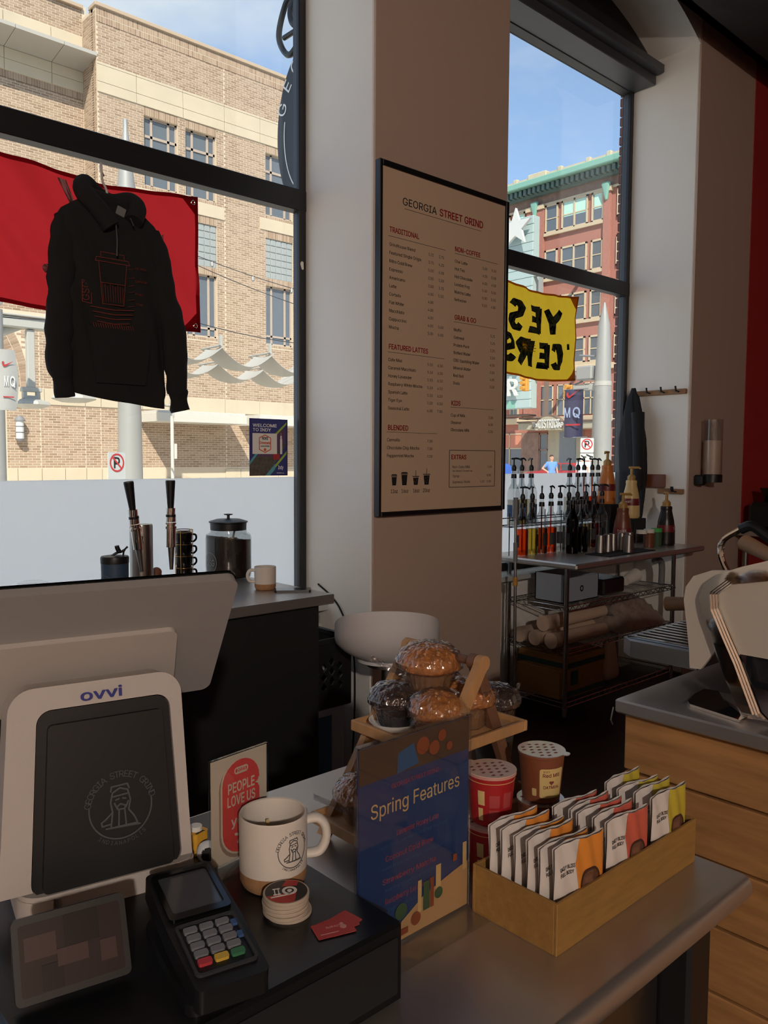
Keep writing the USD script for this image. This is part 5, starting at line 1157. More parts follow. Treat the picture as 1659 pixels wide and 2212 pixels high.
pt = trimesh.creation.icosphere(3, .01485).apply_translation((0, 0, .0145)); d_ = A3(-.42, -.85, .1); keep = (pt.triangles_center - A3(0, 0, .0145)) @ (d_ / np.linalg.norm(d_)) > .0118
part(bl, 'patch', trimesh.Trimesh(pt.vertices, pt.faces[keep], process=False), 'ink_black')
# stack of round coasters
mat('coaster_edge', (186, 170, 152), .7); mat('coaster_red', (176, 44, 40), .5); mat('coaster_black', (24, 23, 25), .5)
sx_, sy_, _z = (0.551,0.773,0.9); co = None
for k in range(6):
    lb = f'round white-edged coaster in the pile before the mug, {("lowest", "second from the bottom", "third from the bottom", "fourth from the bottom", "second from the top", "topmost, with a red and black face")[k]}'
    o_ = (sx_ + rng.uniform(-.0015, .0015) + (.004 if k == 0 else 0), sy_ + rng.uniform(-.0015, .0015), DZ + .0045 * k)
    if co is None:
        co = thing('coaster', lb, 'coaster', o_, 0, 'round coasters piled on the cash drawer'); part(co, 'disc', lathe([(0, 0), (.0275, 0), (.028, .0008), (.028, .0036), (.0275, .0043), (0, .0043)], 40), 'coaster_edge')
    elif k < 5: again(co, o_, .5 * k, lb)
    else:
        t = thing('coaster', lb, 'coaster', o_, -.5, 'round coasters piled on the cash drawer'); part(t, 'disc', lathe([(0, 0), (.0275, 0), (.028, .0008), (.028, .0036), (.0275, .0043), (0, .0043)], 40), 'coaster_edge')
        C_r = Point(0, 0).buffer(.0255, 40); part(t, 'face_black', slab(C_r, .0003, (0, 0, .0043)), 'coaster_black')
        part(t, 'face_red', slab(C_r.intersection(unary_union([Polygon([(-.03, -.03), (.006, -.03), (.012, -.004), (-.03, -.008)]), Polygon([(-.004, .012), (.006, .03), (.022, .03), (.014, .01)])])), .0003, (0, 0, .0046)), 'coaster_red')
        part(t, 'lettering', J(slab(Point(.004, 0).buffer(.009, 24).difference(Point(.004, 0).buffer(.0055, 24)), .0003, (0, 0, .0049)), slab(Point(.004, 0).buffer(.003), .0003, (0, 0, .0049)), txt('II', .014, (-.016, -.007, .0049), (1, .05, 0), (0, 1, 0), .0003, True, width=.009), slab(affinity.rotate(sbox(-.02, -.011, .004, -.0088), 8), .0003, (0, 0, .0049))), 'paper_white')
# three red cards
mat('card_red', (178, 66, 66), .7); mat('card_pale', (206, 150, 146), .7)
kx, ky, _z = (0.576,0.71,0.9)
for k, (dx, dy, a) in enumerate(((.01, .002, .45), (.004, .001, .25), (-.004, -.003, .02))):
    t = thing('loyalty_card', f'small red card fanned out on the cash drawer, {("undermost", "middle one", "on top with pale print")[k]}', 'card', (kx + dx, ky + dy, DZ + .0006 * k), a - .35, 'red cards on the cash drawer')
    part(t, 'card', slab(rrect(.047, .03, .002), .0005), 'card_red')
    if k == 2: part(t, 'print', J(txt('IMPACT', .0035, (-.008, .002, .0005), (1, 0, 0), (0, 1, 0), .0002), slab(sbox(-.018, -.008, .004, -.007), .0002, (0, 0, .0005)), slab(unary_union([Point(.012, .0).buffer(.004), Point(.012, .006).buffer(.0022)]), .0002, (0, 0, .0005))), 'card_pale')

# spring sign in its acrylic stand
mat('sign_navy', (26, 60, 116), .5); mat('sign_teal', (40, 84, 128), .55); mat('sign_brown', (74, 58, 52), .6); mat('sign_tan', (176, 138, 96), .6); mat('sign_rust', (132, 66, 40), .6); mat('sign_gold', (196, 164, 112), .6); mat('sign_pinkred', (150, 62, 78), .6); mat('sign_green', (56, 84, 56), .6)
ss = thing('spring_sign', 'tall acrylic sign holder with a navy spring features sheet', 'sign', (.645, .752, FZ))
SW_, SH_ = .214, .286
part(ss, 'acrylic_sheet', J(box(0, -.0035, .003, SW_, -.001, SH_, .0006), box(0, .002, .003, SW_, .0045, SH_, .0006)), 'acrylic'); part(ss, 'acrylic_edge', J(box(-.0005, -.0045, .003, .003, .0052, SH_, .001), box(SW_ - .003, -.0045, .003, SW_ + .0005, .0052, SH_, .001), box(0, -.0045, SH_ - .0025, SW_, .0052, SH_ + .001, .001)), 'acrylic_edge' if 0 else 'clear_plastic')
part(ss, 'acrylic_foot', box(0, -.05, 0, SW_ + .0, .04, .005, .0015), 'acrylic')
part(ss, 'sheet', box(.002, -.0004, .005, SW_ - .002, .0012, SH_ - .003), 'sign_navy')
G = lambda s_, k: slab(s_, .0002, (0, -.0004 - .00022 * k, 0), (1, 0, 0), (0, 0, 1))
part(ss, 'top_photo', G(sbox(.003, .235, SW_ - .003, SH_ - .004), 1), 'sign_brown'); part(ss, 'top_photo_cup', J(G(Polygon([(.07, .235), (.072, .262), (.1, .27), (.11, .24)]), 2)), 'sign_teal'); part(ss, 'top_photo_fruit', J(*[G(Point(x, z).buffer(r_), 3 + k) for k, (x, z, r_) in enumerate(((.118, .262, .012), (.14, .254, .01), (.155, .268, .008), (.17, .25, .006)))]), 'sign_rust')
part(ss, 'heading_lettering', txt('Spring Features', .019, (.024, -.001, .186), (1, .0, .0), (0, 0, 1), .0002, False, width=.168), 'sign_gold')
part(ss, 'brand_lettering', txt('GEORGIA STREET GRIND', .006, (.06, -.001, .218), d=.0002, width=.09), 'sign_pinkred')
part(ss, 'item_lettering', J(*[txt(s_, .0075, (x, -.001, z), d=.0002, width=w_) for s_, x, z, w_ in (('Lavender Honey Latte', .07, .152, .08), ('Coconut Cold Brew', .05, .122, .09), ('Strawberry Matcha', .045, .092, .1), ('Raspberry Lemonade', .05, .064, .09))]), 'sign_pinkred', smooth=False)
part(ss, 'detail_lettering', J(*[txt(s_, .0045, (x, -.001, z), d=.0002, width=w_) for s_, x, z, w_ in (('espresso, honey, lavender and milk', .04, .141, .13), ('cold brew, coconut, vanilla foam', .045, .111, .12), ('matcha, strawberry and oat milk', .05, .081, .11), ('raspberry, lemon and soda', .055, .053, .1))]), 'sign_teal', smooth=False)
part(ss, 'table_photo', G(Polygon([(.05, .005), (SW_ - .003, .005), (SW_ - .003, .07), (.17, .062), (.12, .05), (.08, .03)]), 4), 'sign_tan'); part(ss, 'building_photo', J(*[G(sbox(*q), 5 + k) for k, q in enumerate(((.11, .03, .117, .075), (.145, .04, .155, .085), (.2, .06, .208, .1)))]), 'sign_gold')
part(ss, 'glass_photo', J(*[G(q, 8 + k) for k, q in enumerate((Point(.078, .045).buffer(.011), sbox(.12, .03, .132, .07), Point(.15, .045).buffer(.008)))]), 'sign_green'); part(ss, 'drink_photo', J(*[G(q, 11 + k) for k, q in enumerate((sbox(.133, .03, .14, .072), Point(.105, .025).buffer(.009), sbox(.06, .012, .09, .02), sbox(.178, .08, .186, .09)))]), 'sign_rust')

# wooden ladder stand
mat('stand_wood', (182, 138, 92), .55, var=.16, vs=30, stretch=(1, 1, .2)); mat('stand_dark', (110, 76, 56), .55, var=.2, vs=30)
sd = thing('muffin_stand', 'folding wooden ladder stand with two trays of muffins', 'stand', (1.03, .965, FZ))
def leg_(p, q, w_, t_):
    p, q = A3(*p), A3(*q); d = q - p; L = np.hypot(d[0], d[2]); 
    return slab(unary_union([sbox(-w_ / 2, 0, w_ / 2, L), Point(0, L).buffer(w_ * .62, 16)]), t_, p + A3(0, t_ / 2, 0), (d[2] / L, 0, -d[0] / L), (d[0] / L, 0, d[2] / L))
AX, AZ = 0.0, .305
for y in (.088, -.088):
    s_ = 1 if y > 0 else -1
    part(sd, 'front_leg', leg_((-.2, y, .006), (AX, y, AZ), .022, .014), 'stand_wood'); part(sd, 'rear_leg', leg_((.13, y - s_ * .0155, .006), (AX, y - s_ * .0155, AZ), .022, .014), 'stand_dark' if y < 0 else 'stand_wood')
    part(sd, 'hinge_bolt', move(cyl(.006, -.02, .003, n=20), AX, y, AZ, rx=-s_ * math.pi / 2), 'stand_dark')
part(sd, 'dowel', rod((AX, -.075, AZ), (AX, .075, AZ), .0075), 'stand_dark')
def tray_(x0, x1, z):
    t = part(sd, 'tray', box(x0, -.098, z, x1, .098, z + .007, .001), 'stand_wood')
    part(t, 'tray_rim', J(box(x0, -.105, z - .003, x1, -.097, z + .016, .0015), box(x0, .097, z - .003, x1, .105, z + .016, .0015), box(x0 - .008, -.105, z - .003, x0, .105, z + .016, .0015), box(x1, -.105, z - .003, x1 + .008, .105, z + .016, .0015)), 'stand_wood')
tray_(-.118, .1, .172); tray_(-.208, .15, .032)
part(sd, 'crossbar', J(box(-.195, -.08, .022, -.18, .08, .032), box(.1, -.07, .05, .112, .07, .064)), 'stand_dark')
# muffins in cling film
mat('muffin_gold', (186, 118, 62), .75, var=.35, vs=120, bump=.6, bs=260); mat('muffin_dark', (62, 44, 38), .75, var=.3, vs=120, bump=.5, bs=260); mat('muffin_base', (132, 96, 66), .8, var=.2, vs=60); mat('muffin_base_dark', (48, 36, 32), .8); mat('crumb', (206, 148, 92), .8, var=.3, vs=200)
MATS['cling_film'] = usdkit.material(stage, '/World/Looks/cling_film', {
    't': ('transparent_bsdf', {'color': (.93, .93, .93)}), 'g': ('glossy_bsdf', {'color': (.95, .96, .98), 'roughness': .12}), 'f': ('fresnel', {}), 'o': ('geometry', {}), 'i': ('mix_float', {'a': 1.6, 'b': 1 / 1.6}), 'x': ('mix_closure', {}),
    'tc': ('texture_coordinate', {}), 'n': ('noise_texture', {'scale': 70.0, 'detail': 2.0}), 'b': ('bump', {'strength': 0.9, 'distance': 0.006}), 'ad': ('math', {'math_type': 'multiply_add', 'value2': 1.4, 'value3': .05})},
    [('o.backfacing', 'i.fac'), ('i.result', 'f.IOR'), ('f.fac', 'ad.value1'), ('ad.value', 'x.fac'), ('tc.object', 'n.vector'), ('n.fac', 'b.height'), ('b.normal', 'g.normal'), ('b.normal', 'f.normal'), ('t.BSDF', 'x.closure1'), ('g.BSDF', 'x.closure2')], surface='x.closure')
def muffin(label, loc, rz, dark, seed, tails=1, s=1.0):
    t = thing('muffin', label, 'muffin', loc, rz, 'cling-wrapped muffins on the ladder stand')
    cup = lathe([(0, 0), (.029, 0), (.031, .003), (.041, .045), (.0, .045)], 48); a = np.arctan2(cup.vertices[:, 1], cup.vertices[:, 0]); k = 1 + .03 * np.sign(np.sin(a * 24)); cup.vertices[:, 0] *= k; cup.vertices[:, 1] *= k
    part(t, 'cup', move(cup, s=s), 'muffin_base_dark' if dark else 'muffin_base')
    top = lathe([(0, .04), (.04, .04), (.05, .045), (.051, .054), (.045, .066), (.03, .077), (.012, .082), (0, .083)], 48).subdivide_to_size(.006); n = meshkit.fbm(top.vertices * 90 + seed, 3, seed) - .5; c_ = top.vertices - A3(0, 0, .045); top.vertices += c_ / (np.linalg.norm(c_, axis=1, keepdims=True) + 1e-9) * n[:, None] * .016
    part(t, 'crown', move(top, s=s), 'muffin_dark' if dark else 'muffin_gold', smooth=50)
    if not dark:
        r_ = np.random.default_rng(seed); cs = []
        for _ in range(90):
            th, ph_ = r_.uniform(0, 6.28), math.acos(r_.uniform(.25, 1)); d_ = A3(math.sin(ph_) * math.cos(th), math.sin(ph_) * math.sin(th), .75 * math.cos(ph_)); b_ = trimesh.creation.icosphere(0, r_.uniform(.0022, .0042)); b_.apply_translation(d_ * .048 + A3(0, 0, .046)); cs.append(b_)
        part(t, 'crumbs', move(J(*cs), s=s), 'crumb', kind='stuff')
    wr = lathe([(0, -.0005), (.03, -.0005), (.036, .012), (.045, .04), (.055, .047), (.056, .056), (.049, .071), (.033, .083), (.012, .0885), (0, .0895)], 64).subdivide_to_size(.008); n = meshkit.fbm(wr.vertices * A3(160, 160, 50) + seed * 3, 2, seed) - .35
    d_ = wr.vertices - A3(0, 0, .04); wr.vertices += d_ / (np.linalg.norm(d_, axis=1, keepdims=True) + 1e-9) * n[:, None] * .007; wr.vertices[:, 2] = np.maximum(wr.vertices[:, 2], -.0005)
    part(t, 'cling_film', move(wr, s=s), 'cling_film', smooth=35)
    for k in range(tails):
        g = grid(lambda u, v: (.04 + .06 * u, (.012 - .004 * u) * (2 * v - 1) * (1.4 - u), .03 + .035 * u + .006 * np.sin(9 * v + 7 * u)), 14, 8); part(t, 'film_tail', move(g, rz=k * 2.2, s=s), 'cling_film', smooth=35)
    return t
UZ, LZ = FZ + .172 + .0085, FZ + .032 + .007
wp = thing('white_dish', 'low white dish under the chocolate muffin on the upper tray', 'dish', (.955, 1.01, UZ)); part(wp, 'dish', lathe([(0, .001), (.038, 0), (.046, .012), (.0445, .012), (.037, .002), (0, .0025)], 40), 'white_gloss')
muffin('dark chocolate muffin in cling film standing on the white dish', (.955, 1.01, UZ + .003), 2.6, True, 3, 0, .86)
muffin('golden crumb muffin in cling film at the front of the upper tray', (.965, .915, UZ), 3.5, False, 5, 1, .95)
muffin('golden crumb muffin in cling film piled on top of the others', (1.005, .975, UZ + .056), 2.6, False, 8, 1, 1.05)
muffin('golden crumb muffin in cling film partly behind the stand leg', (1.055, .93, UZ), .4, False, 12, 0, .95)
muffin('golden crumb muffin in cling film at the back of the upper tray under the dowel', (1.07, 1.02, UZ), 1.3, False, 15, 0, .95)
muffin('dark muffin in cling film with a twisted tail at the far side of the stand', (1.19, .98, LZ + .1), .1, True, 21, 1, .9)
muffin('pale muffin in shiny film alone on the lower tray behind the spring sign', (.872, 1.0, LZ), 2.9, False, 27, 1, .9)
bk = thing('pastry_basket', 'small dark basket under the far wrapped muffin', 'basket', (1.19, .98, LZ)); part(bk, 'bowl', lathe([(0, 0), (.03, 0), (.04, .1), (.036, .1), (.028, .004), (0, .004)], 28), 'dark_grey')

# oatmeal cups, two piles
mat('cup_red', (172, 34, 36), .45); mat('cup_brown', (128, 72, 46), .5); mat('cup_lid', (206, 178, 166), .35, var=.1, vs=60); mat('cup_lid_mark', (128, 66, 62), .5); mat('cup_label', (214, 186, 122), .6); mat('cup_pale', (206, 146, 132), .6); mat('foil_lid', (214, 206, 200), .2, .7)
def oat(name, label, loc, rz, body, brown):
    t = thing(name, label, 'cup', loc, rz)
    part(t, 'cup', lathe([(0, 0), (.0295, 0), (.031, .002), (.0375, .074), (.0375, .078), (0, .078)], 48), body)
    part(t, 'rim', lathe([(.037, .0755), (.0395, .077), (.0395, .0805), (.037, .0815), (.037, .0755)], 48), 'cup_pale' if not brown else 'cup_brown')
    r_ = np.random.default_rng(4); lidp = affinity.rotate(unary_union([Point(0, 0).buffer(.0395, 32), affinity.rotate(rrect(.016, .02, .006, 0, .038), -120 if brown else 40, origin=(0, 0))]), 0)
    part(t, 'foil_lid', slab(lidp, .0014, (0, 0, .081)), 'foil_lid' if brown else 'cup_lid')
    part(t, 'lid_print', slab(unary_union([affinity.rotate(sbox(x - .003, y - .002, x + .003, y + .002), 35, origin=(x, y)) for x in np.arange(-.03, .031, .0125) for y in np.arange(-.03, .031, .0125) if x * x + y * y < .0011]), .0003, (0, 0, .0824)), 'cup_lid_mark')
    fit = lambda m: trimesh.Trimesh(np.stack([m.vertices[:, 0] * (.0312 + m.vertices[:, 2] * .088) / .035, m.vertices[:, 1], m.vertices[:, 2]], 1), m.faces, process=False)
    def wrap(m, k):
        m = m.subdivide_to_size(.006); a_ = m.vertices[:, 0] / .0345; R_ = .0311 + m.vertices[:, 2] * .0885 + .0002 * k - m.vertices[:, 1]
        return trimesh.Trimesh(np.stack([R_ * np.sin(a_), -R_ * np.cos(a_), m.vertices[:, 2]], 1), m.faces, process=False)
    f = lambda s_, k: wrap(slab(s_, .0002, (0, 0, 0), (1, 0, 0), (0, 0, 1)), k)
    if brown:
        part(t, 'label', f(rrect(.042, .05, .004, .012, .036), 1), 'cup_label')
        part(t, 'label_lettering', J(wrap(txt("Red Mill", .006, (-.004, 0, .047), d=.0002, bold=True, width=.03), 2), wrap(txt("BOB'S", .003, (-.003, 0, .055), d=.0002, width=.01), 2), wrap(txt('OATMEAL', .005, (-.003, 0, .027), d=.0002, bold=True, width=.03), 2), f(unary_union([Point(.009, .038).buffer(.0022), Point(.013, .038).buffer(.0022), Polygon([(.0072, .0373), (.0148, .0373), (.011, .033)])]), 2)), 'cup_lid_mark'); part(t, 'side_mark', f(rrect(.008, .013, .002, -.018, .02), 1), 'cup_label')
    else:
        part(t, 'fact_panel', J(f(sbox(-.012, .032, .004, .052), 1), f(sbox(.01, .03, .026, .055), 1), f(sbox(-.012, .01, .004, .028), 1)), 'cup_pale_red' if 0 else 'card_red'); part(t, 'side_label', J(f(sbox(-.03, .035, -.019, .058), 1), f(sbox(-.03, .01, -.022, .03), 1)), 'cup_label'); part(t, 'ring_stripe', lathe([(.0372, .0695), (.0376, .0695), (.0376, .0705), (.0373, .0705)], 48), 'cup_label')
    return t
oat('oatmeal_cup', 'red oatmeal cup at the bottom of the red pile', (.962, .797, FZ), -.6, 'cup_red', 0); oat('oatmeal_cup', 'red oatmeal cup with a patterned foil lid on top of the red pile', (.963, .797, FZ + .0828), -.6, 'cup_red', 0)
oat('oatmeal_cup', 'brown oatmeal cup at the bottom of the brown pile', (1.09, .795, FZ), -.55, 'cup_brown', 1); oat('oatmeal_cup', 'brown oatmeal cup with a cream label and silvery lid on top of its pile', (1.091, .795, FZ + .0828), -.75, 'cup_brown', 1)

# snack tray and pouches
mat('tray_wood', (150, 112, 58), .6, var=.15, vs=14, stretch=(1, 6, 6)); mat('pouch_white', (214, 206, 200), .35); mat('pouch_orange', (226, 142, 58), .3); mat('pouch_red', (206, 98, 80), .3); mat('pouch_yellow', (196, 178, 62), .3); mat('pouch_food', (110, 76, 58), .5, var=.4, vs=90); mat('pouch_arch', (70, 44, 38), .5)
TX0, TX1, TY0, TY1 = .853, 1.232, .592, .738
tr = thing('snack_tray', 'long thin-walled wooden tray of snack pouches on the till counter', 'tray', ((TX0 + TX1) / 2, (TY0 + TY1) / 2, FZ))
t5 = .005
part(tr, 'bottom', box(TX0 + t5, TY0 + t5, FZ, TX1 - t5, TY1 - t5, FZ + .006), 'tray_wood', w=True)
for q in ((TX0, TY0, TX1, TY0 + t5), (TX0, TY1 - t5, TX1, TY1), (TX0, TY0 + t5, TX0 + t5, TY1 - t5), (TX1 - t5, TY0 + t5, TX1, TY1 - t5)): part(tr, 'side', box(q[0], q[1], FZ, q[2], q[3], FZ + .071, .0008), 'tray_wood', w=True)
PWD, PHT = .108, .122
def pouch_at(u, v, off=0.0):
    """Front face of a filled pouch, thin at its crimped top and bottom."""
    th = .0075 * np.clip(np.sin(np.pi * np.clip(u, 0, 1)), 0, 1) ** .6 * np.clip(np.sin(np.pi * np.clip(v * .93, 0, 1)), 0, 1) ** .7 + .0008
    return (u - .5) * PWD * (1 - .05 * np.sin(np.pi * v)), -th - off + .0012 * np.sin(21 * u + 5 * v), v * PHT + .003 * np.sin(6 * u)
def on_pouch(s_, off):
    m = slab(s_, .0001).subdivide_to_size(.008); f = m.faces[m.face_normals[:, 2] > .5]; x, y, z = pouch_at(m.vertices[:, 0] / PWD, m.vertices[:, 1] / PHT, off)
    return trimesh.Trimesh(np.stack([x, y, z], 1), f, process=False)
def pouch(color, name, label, loc, rz):
    t = thing('snack_pouch', label, 'snack pouch', loc, rz, f'{name} snack pouches in the wooden tray')
    fr_ = grid(lambda u, v: pouch_at(u, v), 22, 22); bk_ = grid(lambda u, v: (pouch_at(u, v)[0], -pouch_at(u, v)[1] * .8 + .0005, pouch_at(u, v)[2]), 22, 22); bk_.faces = bk_.faces[:, ::-1]
    part(t, 'pouch', J(fr_, bk_), 'pouch_white', smooth=50)
    col_ = Polygon([(.05, .0), (PWD, 0), (PWD, PHT), (.052, PHT), (.036, .092), (.042, .06)]); part(t, 'color_panel', on_pouch(col_, .0006), color, smooth=50)
    arch_ = unary_union([Point(.072, .056).buffer(.026, 24), sbox(.046, .0, .098, .056)]); part(t, 'food_print', on_pouch(arch_, .0011), 'pouch_food', smooth=50)
    part(t, 'arch_print', on_pouch(unary_union([arch_.difference(arch_.buffer(-.0035)), unary_union([Point(.082, .022).buffer(.013, 20), sbox(.069, 0, .095, .022)])]), .0016), 'pouch_arch', smooth=50); part(t, 'emblem', on_pouch(unary_union([Point(.082, .022).buffer(.007, 16), sbox(.075, 0, .089, .02)]), .0021), 'pouch_white', smooth=50)
    tx = J(txt('DAILY BLISS', .005, (.008, .088, 0), (1, 0, 0), (0, 1, 0), .0001, True, width=.027), txt('FULL BODY', .005, (.008, .08, 0), (1, 0, 0), (0, 1, 0), .0001, True, width=.025)); x, y, z = pouch_at(tx.vertices[:, 0] / PWD, tx.vertices[:, 1] / PHT, .0008)
    part(t, 'lettering', trimesh.Trimesh(np.stack([x, y, z], 1), tx.faces, process=False), 'ink_black', smooth=False)
    return t
ordn = ('backmost', 'second from the back', 'third from the back', 'fourth from the back', 'fifth from the back', 'sixth from the back')
for name, color, xc, n in (('orange', 'pouch_orange', .918, 6), ('red', 'pouch_red', 1.042, 6), ('yellow', 'pouch_yellow', 1.165, 5)):
    src = None
    for k in range(n):
        y = TY1 - .024 - k * (.108 / (n - 1)); lb = f'{name} and white snack pouch in the wooden tray, {ordn[k] if k < n - 1 else "the front one"} of its column'
        o_ = (xc + rng.uniform(-.004, .004), y, FZ + .007 + rng.uniform(0, .006)); rz_ = rng.uniform(-.09, .05)
        if src is None: src = pouch(color, name, lb, o_, rz_)
        else: again(src, o_, rz_, lb)

# ================================================================ syrup table under the far window
tbx = thing('syrup_table', 'steel topped wire shelf table holding the syrup bottles', 'table', (4.3, 2.7, 0))
part(tbx, 'worktop', box(3.57, 2.402, .868, 5.0, 3.02, .9, .008), 'worktop_steel', w=True)
for x in (3.70, 4.88):
    for y in (2.55, 2.95):
        p = part(tbx, 'post', J(rod((x, y, .03), (x, y, .868), .0135), *[rod((x, y, z), (x, y, z + .012), .0165) for z in (.06, .38, .62)]), 'chrome_wire', w=True); part(p, 'foot', rod((x, y, 0), (x, y, .03), .02), 'black_plastic', w=True)
for z in (.64, .40, .10):
    a, b, c, d = 3.70, 4.88, 2.55, 2.95; ws = []
    for k in (0, .026):
        ws += [rod(p, q, .003, n=6) for p, q in (((a, c, z - k), (b, c, z - k)), ((a, d, z - k), (b, d, z - k)), ((a, c, z - k), (a, d, z - k)), ((b, c, z - k), (b, d, z - k)))]
    zig = [(a + i * .03, c, z - .026 * (i % 2)) for i in range(40)]; zag = [(a, c + i * .03, z - .026 * (i % 2)) for i in range(14)]
    part(tbx, 'wire_shelf', J(*ws, tube(zig, .0022, 5), tube(zag, .0022, 5), *[rod((a + i * .03, c, z + .002), (a + i * .03, d, z + .002), .0018, n=5) for i in range(1, 39)]), 'chrome_wire', w=True, kind='stuff')
mat('bottle_tint', (60, 40, 30), .2)
tier = thing('bottle_rack', 'black wire rack raising the back row of syrup bottles', 'rack', (3.62, 2.89, .9))
part(tier, 'wires', J(*[rod((0, y, z), (1.05, y, z), .003, n=6) for y in (0, .12) for z in (.16, .2)], *[rod((x, y, 0), (x, y, .24), .003, n=6) for x in (0, .5, 1.05) for y in (0, .12)], *[rod((.05 * k, 0, .16), (.05 * k, .12, .16), .002, n=5) for k in range(22)]), 'black_plastic', kind='stuff')
SY = {'clear': (214, 208, 196), 'pale yellow': (220, 190, 96), 'orange': (236, 106, 28), 'red': (190, 36, 30), 'amber': (178, 92, 30), 'dark brown': (44, 26, 20), 'dark green': (24, 36, 30)}
for k_, c_ in SY.items(): pane_mat('syrup_' + k_.replace(' ', '_'), tuple(np.array(S(c_)) ** .8), 1.3)
mat('bottle_label', (34, 34, 40), .6); mat('label_blue', (56, 88, 130), .6)
protos = {}
def syrup(color, loc, rz, label, pump=True, lab='bottle_label'):
    key = (color, pump, lab)
    if key in protos: return again(protos[key], loc, rz, label, 'syrup bottles on the syrup table')
    t = thing('syrup_bottle', label, 'bottle', loc, rz, 'syrup bottles on the syrup table'); protos[key] = t; sm = 'syrup_' + color.replace(' ', '_')
    part(t, 'glass', lathe([(0, 0), (.034, 0), (.0365, .003), (.0365, .19), (.03, .215), (.016, .245), (.014, .29), (.0125, .29), (.0145, .243), (.0285, .213)], 28), 'bottle_glass' if color != 'dark green' else sm)
    part(t, 'syrup', lathe([(0, .003), (.0345, .004), (.0345, .15), (0, .15)], 24), sm); part(t, 'tube', rod((0, 0, .02), (0, 0, .29), .004), 'clear_plastic' if color in ('clear', 'pale yellow') else sm)
    part(t, 'front_label', move(bend(slab(sbox(-.02, .05, .02, .12), .0004, (0, 0, 0), (1, 0, 0), (0, 0, 1)).subdivide_to_size(.012), .0368), rz=-.7), lab)
    if pump:
        p = part(t, 'pump', J(lathe([(0, .275), (.0165, .275), (.015, .3), (0, .3)], 20), lathe([(0, .318), (.013, .318), (.015, .335), (.01, .35), (.0045, .353), (.0045, .385), (0, .385)], 20)), 'black_plastic')
        part(p, 'spout', J(hull(((-.012, 0, .388), .005), ((.012, 0, .39), .006)), tube([(.012, 0, .391), (.03, 0, .387), (.042, 0, .378)], [.006, .005, .0035], 8)), 'black_plastic'); part(p, 'clear_neck', lathe([(.0125, .298), (.0125, .32), (.012, .32), (.012, .298)], 20), 'clear_plastic')
    else: part(t, 'cap', lathe([(0, .285), (.016, .285), (.016, .312), (0, .312)], 20), 'black_plastic')
    return t
ord_ = ('first', 'second', 'third', 'fourth', 'fifth', 'sixth', 'seventh', 'eighth', 'ninth', 'tenth', 'eleventh', 'twelfth')
for k, (px, c_) in enumerate(((3.735, 'clear'), (3.82, 'pale yellow'), (3.9, 'clear'), (3.985, 'red'), (4.065, 'orange'), (4.145, 'pale yellow'), (4.225, 'clear'), (4.305, 'clear'), (4.385, 'dark brown'), (4.465, 'red'), (4.545, 'orange'), (4.625, 'pale yellow'))):
    syrup(c_, (px, 2.955 + .008 * (k % 2), 1.0625), -.9 + .5 * ((k * 7) % 5), f'{c_} syrup bottle, {ord_[k]} from the pier in the raised back row', True, 'label_blue' if k < 3 else 'bottle_label')
for k, (x, y, c_, pu) in enumerate(((3.66, 2.83, 'orange', 1), (3.75, 2.83, 'pale yellow', 1), (3.84, 2.83, 'amber', 1), (3.93, 2.83, 'orange', 1), (4.02, 2.83, 'clear', 1), (4.11, 2.83, 'clear', 1), (3.99, 2.72, 'dark green', 0), (4.09, 2.72, 'dark brown', 0), (4.2, 2.83, 'clear', 1), (4.29, 2.83, 'pale yellow', 1), (4.38, 2.83, 'red', 1), (4.47, 2.83, 'clear', 1))):
    syrup(c_, (x, y, .9005), -1.2 + .45 * ((k * 5) % 6), f'{c_} syrup bottle, {ord_[k]} from the pier in the front rows', bool(pu))
mat('sauce_orange', (206, 124, 56), .35); mat('sauce_cream', (218, 188, 128), .35); mat('sauce_brown', (118, 66, 44), .35); mat('sauce_black', (34, 30, 30), .3); mat('sauce_band', (112, 32, 36), .4); mat('pump_gold', (176, 136, 72), .4)
def sauce(label, loc, body, rz):
    t = thing('sauce_bottle', label, 'bottle', loc, rz, 'big sauce bottles with gold pumps')
    R = lambda z: np.interp(z, [0, .01, .1, .16, .225, .235, .25], [.054, .058, .056, .049, .034, .038, .034])
    zs = list(np.linspace(0, .25, 24)); part(t, 'body', lathe([(0, 0)] + [(float(R(z)), z) for z in zs] + [(0, .25)], 36), body)
    bz = np.linspace(.085, .13, 8); b = part(t, 'band', lathe([(float(R(z)) + .0008, z) for z in bz] + [(float(R(bz[-1])), bz[-1])], 36), 'sauce_band')
    tx = txt('Torani', .018, (-.028, 0, .099), (1, 0, .1), (0, 0, 1), .0004, width=.056); part(b, 'lettering', move(bend(tx, .0575), rz=-.5), 'paper_white')
    p = part(t, 'pump', J(lathe([(0, .25), (.026, .25), (.026, .275), (.018, .285), (.009, .29), (.009, .33), (0, .33)], 24)), 'pump_gold'); part(p, 'spout', J(rod((-.02, 0, .335), (.05, 0, .335), .008), rod((.05, 0, .335), (.056, 0, .326), .006)), 'pump_gold')
bin_ = one('riser_box', 'black box under the orange sauce bottle at the end of the bottles', 'box', box(4.57, 2.83, .9005, 4.7, 2.97, 1.16, .004), 'black_matte')
sauce('orange sauce bottle with a gold pump standing on the black box', (4.635, 2.9, 1.161), 'sauce_orange', 3.4)
one('riser_box', 'black box under the cream sauce bottle', 'box', box(4.79, 2.78, .9005, 4.93, 2.93, 1.06, .004), 'black_matte')
sauce('cream sauce bottle with a dark red band on its black box', (4.86, 2.855, 1.061), 'sauce_cream', -1.0)
sauce('brown sauce bottle with a gold pump in front of the orange one', (4.47, 2.68, .9005), 'sauce_brown', -.6)
sauce('black sauce bottle with a gold pump at the table end', (4.86, 2.6, .9005), 'sauce_black', .8)
